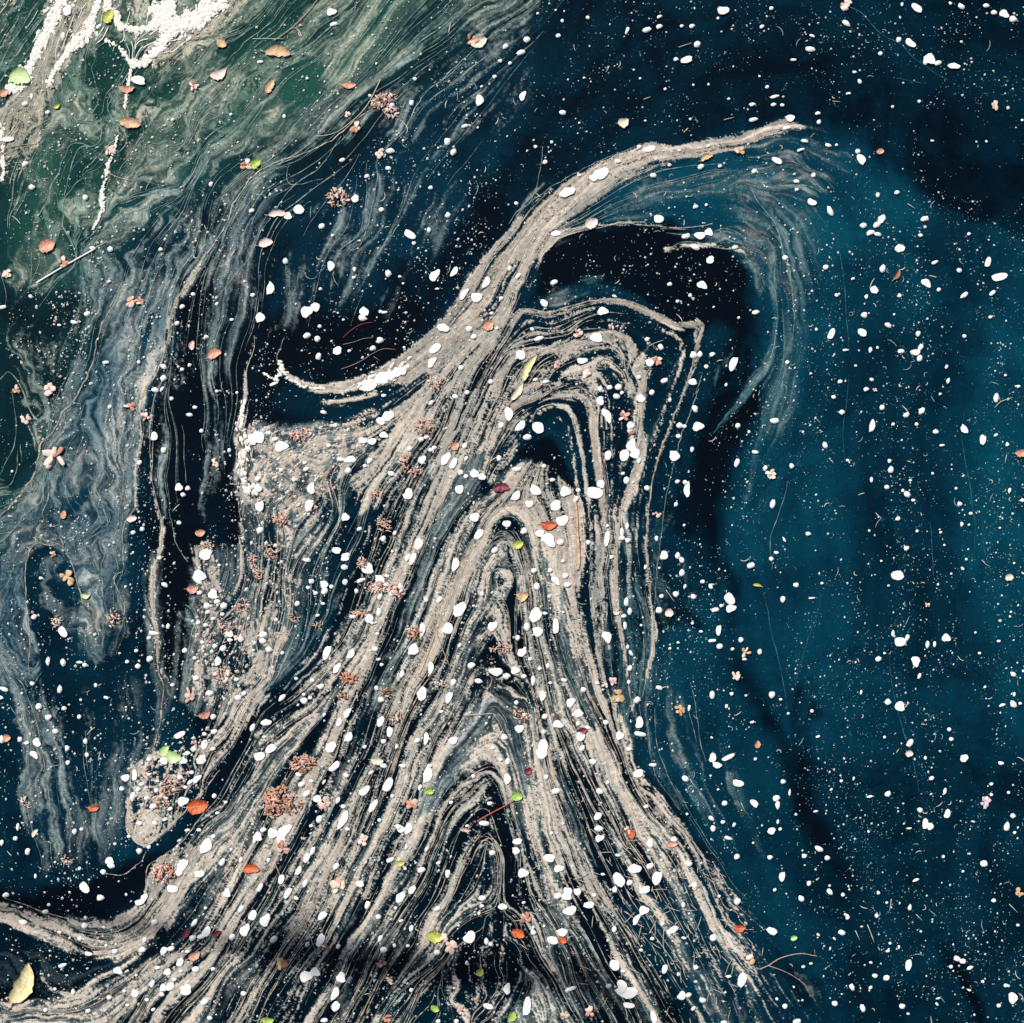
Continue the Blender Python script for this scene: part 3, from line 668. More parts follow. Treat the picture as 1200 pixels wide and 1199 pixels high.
def inside(X, Y, pts):
    ins = np.zeros(X.shape, bool); p = list(pts) + [pts[0]]
    for a, b in zip(p[:-1], p[1:]):
        ins ^= ((a[1] > Y) != (b[1] > Y)) & (X < (b[0] - a[0]) * (Y - a[1]) / (b[1] - a[1] + 1e-12) + a[0])
    return ins
REG = [  # first match wins
 ('scum_film', 'tan arm of scum sweeping up to the right like a breaking wave crest', 'scum film', P('330,430 500,380 600,240 740,150 960,120 1060,150 940,165 760,215 640,300 612,360 560,410 480,470 340,470')),
 ('algae_film', 'teal veil of algae under the curling crest at upper right', 'algae film', P('612,360 640,300 760,215 940,165 1060,150 1272,250 1272,700 760,640 800,420 830,375 740,340 650,350')),
 ('scum_film', 'nested arches of thin tan scum lines inside the curling wave', 'scum film', P('600,360 650,350 740,340 830,375 830,440 770,640 770,860 745,840 700,760 690,590 640,540 600,545 560,560 580,500 600,430')),
 ('debris_raft', 'crumbly raft of pale debris left of the fold, thick with white petals', 'debris raft', P('265,480 340,495 450,480 430,560 350,700 330,800 262,840 200,840 215,620 265,620')),
 ('debris_raft', 'pointed pocket of crumbly scum ending just left of the orange leaf', 'debris raft', P('262,840 330,800 300,850 262,905 215,960 180,1000 140,1000 140,880 200,840')),
 ('scum_film', 'tan scum band curving into the black water at the lower left', 'scum film', P('-80,1020 130,1080 175,1000 262,905 280,960 200,1100 150,1135 -80,1100')),
 ('scum_film', 'pale tan beach of scum along the upper left corner', 'scum film', P('-80,-80 150,-80 120,60 70,130 40,220 -80,300')),
 ('algae_film', 'green algae film streaming down from the top left', 'algae film', P('-80,-80 700,-80 600,60 480,300 300,260 240,310 120,360 50,520 -80,640')),
 ('algae_film', 'grey crinkled film with hanging folds along the left edge', 'algae film', P('-80,640 50,520 120,360 240,310 300,260 480,300 480,420 265,480 265,640 215,640 180,1040 -80,1020')),
 ('algae_film', 'thin ragged film thinning out right of the striped fan', 'algae film', P('700,900 770,860 770,640 1272,700 1272,1272 900,1272 760,1010')),
]
fcx = (FXg[:-1, :-1] + FS / 2); fcy = (FYg[:-1, :-1] + FS / 2)
rid = np.full(fcx.shape, len(REG)); WB = bil(WOBX, fcx, fcy) * 0.6
for i in range(len(REG) - 1, -1, -1):
    rid[inside(fcx + WB, fcy - WB, REG[i][3])] = i
REG.append(('scum_film', 'great striped fan of tan scum folded to a peak in the middle', 'scum film', None))
amax = np.maximum(np.maximum(alpha[:-1, :-1], alpha[1:, 1:]), np.maximum(alpha[1:, :-1], alpha[:-1, 1:]))
keep = amax > 0.035
idx = np.arange(NF * NF).reshape(NF, NF)
Fa = np.stack([idx[:-1, :-1], idx[1:, :-1], idx[1:, 1:], idx[:-1, 1:]], -1)
Vf = np.stack([(FXg - CX) * U, (CY - FYg) * U, hgt], -1).reshape(-1, 3)
for i, (nm, lab, cat, _) in enumerate(REG):
    F = Fa[keep & (rid == i)]
    if not len(F): continue
    used, inv = np.unique(F, return_inverse=True); F = inv.reshape(F.shape)
    o = np_mesh(nm, Vf[used], F, m_film, {'cover': alpha.ravel()[used], 'tone': tone.ravel()[used], 'fibre': fib.ravel()[used], 'hue': hue.ravel()[used], 'sea': sea.ravel()[used], 'algae': Gf.ravel()[used]})
    tag(o, lab, cat, kind='stuff')

# ================================================================== RIBBON GEOMETRY FOR FILAMENTS
class Rib:
    def __init__(s): s.V = []; s.F = []; s.n = 0
    def add(s, pts, wid, z0=0.0030, h=0.0007):
        p = np.asarray(pts, float); 
        if len(p) < 3: return
        d = np.gradient(p, axis=0); l = np.hypot(d[:, 0], d[:, 1]) + 1e-9; nx, ny = -d[:, 1] / l, d[:, 0] / l
        w = np.asarray(wid) * 0.5
        a = np.stack([(p[:, 0] + nx * w - CX) * U, (CY - p[:, 1] - ny * w) * U, np.full(len(p), z0)], 1)
        b = np.stack([(p[:, 0] - CX) * U, (CY - p[:, 1]) * U, z0 + h * np.clip(w, .3, 2)], 1)
        c = np.stack([(p[:, 0] - nx * w - CX) * U, (CY - p[:, 1] + ny * w) * U, np.full(len(p), z0)], 1)
        m = len(p); s.V.append(np.stack([a, b, c], 1).reshape(-1, 3))
        i = s.n + np.arange(m - 1) * 3
        s.F.append(np.stack([i, i + 1, i + 4, i + 3], 1)); s.F.append(np.stack([i + 1, i + 2, i + 5, i + 4], 1))
        s.n += m * 3
    def build(s, name, mat):
        return np_mesh(name, np.vstack(s.V), np.vstack(s.F), mat)
def trace(x, y, n, step=3.0):
    out = [(x, y)]; ux = uy = 0
    i, j = int((x - G0) / FS), int((y - G0) / FS)
    ux, uy = DXf[j, i], DYf[j, i]
    if R.random() < .5: ux, uy = -ux, -uy
    for _ in range(n):
        x += ux * step; y += uy * step
        i, j = int((x - G0) / FS), int((y - G0) / FS)
        if not (0 <= i < NF and 0 <= j < NF): break
        dx, dy = DXf[j, i], DYf[j, i]
        if dx * ux + dy * uy < 0: dx, dy = -dx, -dy
        ux, uy = ux * .4 + dx * .6, uy * .4 + dy * .6
        l = math.hypot(ux, uy) + 1e-9; ux /= l; uy /= l; out.append((x, y))
    return out
def strand_mat(name, c, var=0.25):
    m, t = new_mat(name)
    f = noise(t, 55, 5, 0.65); f2 = noise(t, 700, 2)
    cc = mixc(t, f, tuple(v * (1 - var) for v in c), tuple(min(1, v * (1 + var)) for v in c))
    a = ramp(t, mth(t, 'ADD', mth(t, 'MULTIPLY', f, 0.7), mth(t, 'MULTIPLY', f2, 0.3)), [(0.38, (0.05,) * 3), (0.58, (0.85,) * 3)])
    finish(t, cc, 0.75, 0.15, alpha=a)
    return m
m_tan = strand_mat('tan_strand', (0.47, 0.415, 0.34)); m_pale = strand_mat('pale_strand', (0.66, 0.60, 0.52), 0.2)
m_grey = strand_mat('grey_strand', (0.28, 0.37, 0.34)); m_teal = strand_mat('teal_strand', (0.04, 0.15, 0.19))
groups = {'tan': Rib(), 'pale': Rib(), 'grey': Rib(), 'teal': Rib()}
def seeded(n, grid, lo, hi, rib, ln, wd, wmin=0.5):
    c = 0; tries = 0
    while c < n and tries < n * 60:
        tries += 1
        x, y = R.uniform(-60, 1260), R.uniform(-60, 1260)
        v = grid[int((y - G0) / CS), int((x - G0) / CS)]
        if not lo < v < hi: continue
        if R.random() > 0.25 + v: continue
        if grid is T and x > 760 and R.random() < .75: continue
        p = trace(x, y, int(R.uniform(*ln)))
        k = 0
        for q in p:                                   # a strand ends where its film ends
            vv = grid[min(NC - 1, max(0, int((q[1] - G0) / CS))), min(NC - 1, max(0, int((q[0] - G0) / CS)))]
            if vv < lo * 0.5: break
            k += 1
        p = p[:k]
        if len(p) < 8: continue
        s = np.linspace(0, 1, len(p)); w = R.uniform(*wd) * (np.sin(s * math.pi) ** 0.5) * (0.75 + 0.35 * np.sin(s * R.uniform(6, 30) + R.random() * 6))
        groups[rib].add(p, np.maximum(w, wmin * 0.6), z0=0.0026 + R.random() * 0.0006); c += 1
seeded(650, B, 0.22, 1.2, 'tan', (14, 60), (0.7, 1.8))
seeded(520, B, 0.26, 1.2, 'pale', (10, 55), (0.6, 1.3))
seeded(230, T, 0.3, 1.2, 'grey', (15, 70), (0.7, 1.6))
seeded(620, T, 0.18, 0.95, 'grey', (10, 70), (0.45, 1.0))
seeded(22, K, 0.40, 2, 'teal', (20, 60), (0.6, 1.2))
for kx, mt, lab in (('tan', m_tan, 'hair-fine tan scum strands running along the stripes of the fan'), ('pale', m_pale, 'palest hair-fine strands lying over the tan scum bands'),
                    ('grey', m_grey, 'grey-green hair-fine strands in the film along the left'), ('teal', m_teal, 'faint teal hair-fine strands in the open water at right')):
    tag(groups[kx].build('scum_strands', mt), lab, 'scum strands', kind='stuff')

# single scum lines one can follow by eye: each a thing of its own
STREAK = [
 ('pale branching thread from the red berry cluster down past the peach blossoms', 'pale', '432,130,1 418,140,1.4 404,152,1.8 388,165,1.8 370,174,1.6 350,182,1.6 330,188,1.8 312,197,2 298,206,2 285,222,1.8 274,238,1.8 268,258,1.8 255,280,1.6 243,298,1.8'),
 ('pale thread beside the branching one, above the round pinkish-red cluster', 'grey', '400,160,1 392,172,1.4 386,182,1.4 372,198,1.6 352,212,1.4 340,222,1.4 330,236,1.4 318,256,1.6 306,270,1.6 298,290,1.6 290,306,1.4 276,322,1.4 262,340,1.2 250,352,1'),
 ('fine loop of pale thread at the root of the branching thread', 'grey', '338,195,1 336,208,1.4 340,216,1.4 352,216,1.2 362,214,1 378,210,.8'),
 ('long bent scum line forming the outermost arch, with a sharp corner at upper right', 'tan', '600,370,2 615,362,2 642,366,1.6 665,360,2 688,354,3 712,351,4.5 730,354,6 745,360,6.5 762,367,7 780,376,7 795,381,7 812,380,8 822,380,6 823,386,7 820,395,8 816,405,6 814,418,3.6 808,438,3 800,462,3 788,492,3 775,525,3 765,562,2.6 760,595,2.4 757,640,2 759,670,2 762,695,2 765,725,2 765,762,1.8 758,790,1.4 753,815,1'),
 ('second scum line beside the outermost arch, running down from its corner', 'grey', '822,440,1 812,475,1.6 800,505,1.5 785,560,1 778,600,1 772,650,.8 768,690,1 766,730,1.4 762,760,1.4'),
 ('arch line of scum over the dark pocket of small blossoms', 'pale', '608,416,1.5 622,408,2.2 640,409,2 660,411,2 680,405,2 700,400,2 714,402,2.2 725,413,2 736,425,2 745,442,2 750,460,1.8 751,490,1.6'),
 ('scum line falling from the pink blossoms on the inner arch', 'tan', '765,425,1.2 757,440,2 753,460,3.6 752,490,4 749,520,3.6 745,545,3.2 738,562,3 732,580,3 727,600,2.6 723,640,2.6 721,690,2.6 724,720,2 728,740,1.8 733,765,1.6 736,790,1.4 738,815,1.2 743,840,1'),
 ('scum line round the dark mouth just above the central peak', 'pale', '624,500,1 626,485,1.8 634,477,2 645,474,2 655,476,1.8 663,474,1.6 668,482,1.8 672,497,1.8 678,520,1.6 683,545,1.6 688,570,1.6'),
 ('thin double scum line down the right flank of the peak', 'tan', '690,610,1 692,650,1.4 691,690,1.4 694,720,1.6 698,750,1.4 702,780,1.2 705,800,1'),
 ('pale wavering scum line hanging down the left black channel', 'tan', '183,458,.8 178,478,1.2 176,500,1.2 176,520,1.4 177,545,1.3 179,565,1.8 183,585,1.8 189,605,2 190,620,2.4 188,640,3 184,655,3 180,675,4 179,695,4.5 179,715,4 182,735,4 184,755,5 185,775,4 187,790,3 192,805,1.6 190,825,1.4 187,850,1.4 182,870,1.4 178,890,1'),
 ('scum line with a cottony knot at its foot, left of the debris raft', 'pale', '299,394,.8 297,410,1 292,425,1.8 289,440,1.8 287,460,1.6 286,480,2 283,495,3.5 280,510,4.5 278,525,2 277,550,1 279,580,1 282,610,1'),
 ('kinked pale line that rises from the left tip of the crest arm', 'grey', '332,440,1 327,430,1.6 325,418,1.4 330,405,1.4 333,395,1'),
 ('looping thin thread in dark water below the two red clusters', 'grey', '333,362,.7 338,355,.9 345,340,.9 349,325,.9 352,317,1 357,320,1 361,326,1 368,326,.9 375,318,.9 382,312,.8'),
 ('curved pale thread hanging from the film at top centre', 'grey', '443,200,1 441,220,1.6 437,240,1.8 433,258,1.8 428,275,1.6 422,288,1.2 412,294,1 405,288,1 400,292,.8'),
 ('pale edge line along the right side of the grey left film', 'tan', '238,303,1.6 232,315,2 222,330,2.4 213,342,2.8 204,360,3 200,375,2.6 197,395,2.4 192,418,2.4 186,432,2.4 178,445,2.4 170,457,2.6 166,472,2.4 164,488,2.2 166,505,2 164,525,2 160,545,2 159,570,1.8 160,590,1.6 152,605,1.8 146,615,2 144,630,1.8 145,650,1.6 145,668,1.8 136,674,2 134,682,2 140,695,1.8 146,710,1.6 145,725,1.4 142,740,1'),
 ('pale outline line of the dark bay low on the left edge', 'tan', '34,790,1 35,760,1.6 34,730,1.8 31,705,1.8 30,680,1.8 31,660,1.8 36,645,2 45,637,1.8 58,639,1.8 70,638,2 78,647,2 85,662,2.2 90,680,2.2 95,695,2 97,708,1.6'),
 ('pale diagonal line through the crinkled film near the left edge', 'tan', '140,350,1.2 130,362,2 120,380,2.4 114,400,2 110,420,2.2 104,438,3 95,455,3 85,472,2.4 75,482,3.2 68,495,2.6 60,508,2.4 48,522,3 44,545,3 38,560,2.6 28,575,3 15,590,2.6 0,606,2.4 -20,620,2'),
 ('short hooked film line near the left edge', 'grey', '0,445,1.4 10,436,2 20,445,2.2 27,458,2.6 33,475,2.6 40,488,2.6 48,495,2'),
 ('thin pale line bordering the tan band at lower left', 'pale', '5,1052,1 30,1060,1.2 50,1068,1.4 72,1074,1.4 90,1080,1.4 105,1086,1.6 125,1086,1.4 140,1078,1.6 155,1070,1.6 165,1058,1.6 171,1042,1.4 172,1020,1.8 177,1012,1.6 195,1000,1.6 215,985,1.4 232,962,1.4 245,942,1.2'),
 ('thread crossing the black water above the lowest left band', 'grey', '48,1145,.8 58,1156,1 68,1162,1 85,1164,1 98,1160,1.2 112,1150,1 128,1144,1.2 145,1132,1 165,1122,1'),
 ('white rim line of the pointed debris pocket', 'pale', '156,890,1 153,915,1.4 153,938,1.8 148,958,2 149,972,2.6 156,983,3 166,990,3 178,987,2.6 190,976,2 205,963,2 218,950,1.8 235,930,1.6 250,912,1.6 258,902,1.2'),
 ('small curved thread between white petals at lower left', 'pale', '118,1022,1.6 128,1024,1.6 138,1025,1.6 148,1023,1.4 158,1015,1.4 167,1008,1.2 172,998,1'),
 ('thin forking thread down to the band of white petals', 'grey', '199,600,.9 202,615,1.2 206,635,1.4 213,648,1.6 220,658,2'),
 ('dull teal streak slanting through black water right of the arches', 'teal', '893,432,1 884,445,2.4 874,460,3.4 862,474,4 850,490,4 842,500,3 836,508,1.5'),
 ('faint curling edge line of the teal veil, right of the crest', 'grey', '878,215,1 885,232,1.4 897,248,1.6 908,262,2 914,280,2.2 918,297,2 925,315,1.6 928,340,1.6 931,370,1.2 928,400,1'),
 ('pale line under the crest arm, above the black water', 'pale', '640,296,2.4 648,286,2.6 660,275,2.2 675,268,1.8 690,265,1.8 710,264,1.4 730,261,1.6 750,264,1.6 770,265,1.4 790,267,1.4 815,266,1.2 835,262,1'),
 ('lower frayed line just under the row of white petals by the crest', 'grey', '785,290,1.4 800,284,1.4 815,284,1.8 830,288,1.8 850,292,1.6 870,290,1.2 885,298,1.2'),
 ('thin line in the teal water below right of the peak', 'grey', '809,800,.7 814,820,.9 818,850,1 822,875,1.2 827,892,1'),
 ('twin parallel thread running just outside the upper edge of the crest arm', 'grey', '596,262,1 604,250,1.4 618,240,1.6 634,228,1.4 655,214,1.4 680,200,1.2 705,188,1.2 730,178,1 752,168,1'),
 ('frayed pale thread peeling off the crest arm above its middle', 'grey', '600,262,1 608,250,1.6 620,238,1.4 626,228,1.2 630,212,1 634,190,.8 636,172,.7'),
 ('blue-grey current line crossing dark water near the top right', 'teal', '995,8,1.4 1010,16,1.6 1022,30,1.6 1035,42,1.6 1055,52,1.4 1070,68,1.4 1085,78,1.2 1095,86,1 1110,94,.8'),
 ('faint current line low in the crest of the crossed dark water', 'teal', '1050,92,.8 1065,95,1 1080,98,1'),
 ('pale strand threading the two pink blossoms at the top centre', 'grey', '560,55,1 545,68,1.8 530,82,2 517,95,1.8 505,103,1.4 497,112,1.6 488,125,2 482,138,2 476,150,2.2 468,160,2 458,168,1.6 450,180,1.2'),
]
mats = {'tan': m_tan, 'pale': m_pale, 'grey': m_grey, 'teal': m_teal}
for lab, mk, s in STREAK:
    r = Rib(); c = catmull(P(s), 2.0)
    jit = value_noise(c[:, 0][None] * 1.0, c[:, 1][None], 7, 41, 2)[0] - 0.5
    c[:, 0] += jit * 2.2; c[:, 1] += jit * 1.6
    w = np.maximum(c[:, 2] * .62, .6) * (0.8 + 0.7 * (value_noise(c[:, 0][None], c[:, 1][None], 4, 42, 2)[0] - 0.3))
    r.add(c[:, :2], w, z0=0.0036, h=0.0009)
    tag(r.build('scum_line', mats[mk]), lab, 'scum line', 'single lines of scum on the water')
# ================================================================== MATERIALS FOR THINGS
m_petal = simple_mat('white_petal', (0.86, 0.85, 0.82), (0.92, 0.915, 0.89), 90, 0.6, 0.2, 0.06, 0.2)
m_cream = simple_mat('cream_petal', (0.70, 0.62, 0.42), (0.82, 0.78, 0.62), 90, 0.6, 0.2)
m_pinkp = simple_mat('pink_petal', (0.74, 0.50, 0.43), (0.92, 0.80, 0.74), 200, 0.6, 0.2, 0.15)
m_rosy = simple_mat('rosy_floret', (0.58, 0.33, 0.27), (0.90, 0.72, 0.65), 260, 0.6, 0.2, 0.35)
m_rust = simple_mat('rusty_floret', (0.42, 0.14, 0.08), (0.78, 0.46, 0.34), 260, 0.6, 0.2, 0.4)
m_orange = simple_mat('orange_leaf', (0.36, 0.06, 0.025), (0.74, 0.19, 0.07), 190, 0.5, 0.3)
m_salmon = simple_mat('salmon_leaf', (0.42, 0.17, 0.11), (0.76, 0.44, 0.31), 190, 0.5, 0.3)
m_tanl = simple_mat('tan_leaf', (0.40, 0.22, 0.11), (0.78, 0.56, 0.34), 190, 0.5, 0.3)
m_yellow = simple_mat('yellow_leaf', (0.58, 0.48, 0.20), (0.86, 0.80, 0.50), 110, 0.5, 0.3)
m_maroon = simple_mat('maroon_leaf', (0.13, 0.015, 0.03), (0.26, 0.04, 0.07), 70, 0.45, 0.3)
m_green = simple_mat('green_leaf', (0.20, 0.36, 0.05), (0.46, 0.62, 0.14), 190, 0.45, 0.35)
m_pgreen = simple_mat('pale_green_leaf', (0.42, 0.62, 0.24), (0.62, 0.78, 0.42), 50, 0.45, 0.35)
m_olive = simple_mat('olive_leaf', (0.36, 0.40, 0.06), (0.58, 0.58, 0.15), 60, 0.45, 0.35)
m_brown = simple_mat('brown_bit', (0.16, 0.08, 0.04), (0.34, 0.20, 0.11), 90, 0.7, 0.2)
m_lilac = simple_mat('lilac_petal', (0.50, 0.40, 0.52), (0.68, 0.58, 0.66), 90, 0.6, 0.2)
m_straw = simple_mat('straw', (0.50, 0.44, 0.33), (0.70, 0.64, 0.52), 80, 0.6, 0.3)
m_twig = simple_mat('twig_bark', (0.34, 0.24, 0.18), (0.55, 0.43, 0.34), 120, 0.7, 0.2)
m_redtwig = simple_mat('red_twig', (0.30, 0.06, 0.05), (0.48, 0.14, 0.11), 120, 0.6, 0.3)
m_foam = simple_mat('white_foam', (0.72, 0.68, 0.58), (0.92, 0.90, 0.85), 160, 0.6, 0.3, 0, 0.6)
m_grain = simple_mat('pale_grain', (0.40, 0.47, 0.46), (0.80, 0.81, 0.77), 300, 0.7, 0.2)
m_dim = simple_mat('dim_grain', (0.10, 0.22, 0.24), (0.30, 0.38, 0.36), 300, 0.7, 0.2)
m_tealg = simple_mat('teal_dust', (0.01, 0.09, 0.13), (0.05, 0.20, 0.23), 300, 0.7, 0.2)
m_crumb = simple_mat('tan_crumb', (0.30, 0.25, 0.20), (0.72, 0.62, 0.53), 260, 0.8, 0.1)
m_pcrumb = simple_mat('pink_crumb', (0.42, 0.22, 0.18), (0.74, 0.55, 0.48), 260, 0.8, 0.1)
FZ = 0.0042                                                   # things float just above the films

# ================================================================== PETALS
def petal_mesh(kind, seed, mat):
    r = random.Random(seed); n = 12; V = []; F = []
    ph = r.random() * 6; a2 = r.uniform(.02, .10); a3 = r.uniform(.04, .12); a5 = r.uniform(.02, .06); jit = [r.uniform(-.11, .11) for _ in range(14)]; notch = r.choice([0, 0, .12, .2])
    def rad(a):
        v = 1 + a2 * math.cos(2 * a + ph) + a3 * math.cos(3 * a + ph * 2) + a5 * math.cos(5 * a + ph * 3) + jit[int(a / 6.2832 * 12 + .5) % 12]
        v -= notch * math.exp(-((a - math.pi) / .35) ** 2)
        return v
    V.append((0, 0, 0.16))
    for ring, (s, zz) in enumerate(((.55, .15), (.88, .11), (1.0, .03), (.93, -.03))):
        for i in range(n):
            a = i / n * 2 * math.pi; q = rad(a) * s * .5
            taper = 1 - .18 * math.cos(a) if kind else 1
            V.append((math.cos(a) * q, math.sin(a) * q * taper, zz + .03 * math.sin(2 * a + ph) * s))
    for i in range(n):
        j = (i + 1) % n; F.append((0, 1 + i, 1 + j))
        for k in range(3): F.append((1 + k * n + i, 1 + (k + 1) * n + i, 1 + (k + 1) * n + j, 1 + k * n + j))
    me = bpy.data.meshes.new('petal'); me.from_pydata(V, [], F); me.materials.append(mat)
    me.polygons.foreach_set('use_smooth', [True] * len(me.polygons)); return me
PM = [petal_mesh(i % 2, i, m_petal) for i in range(10)]; PMC = petal_mesh(1, 55, m_cream); PMP = petal_mesh(0, 56, m_pinkp)

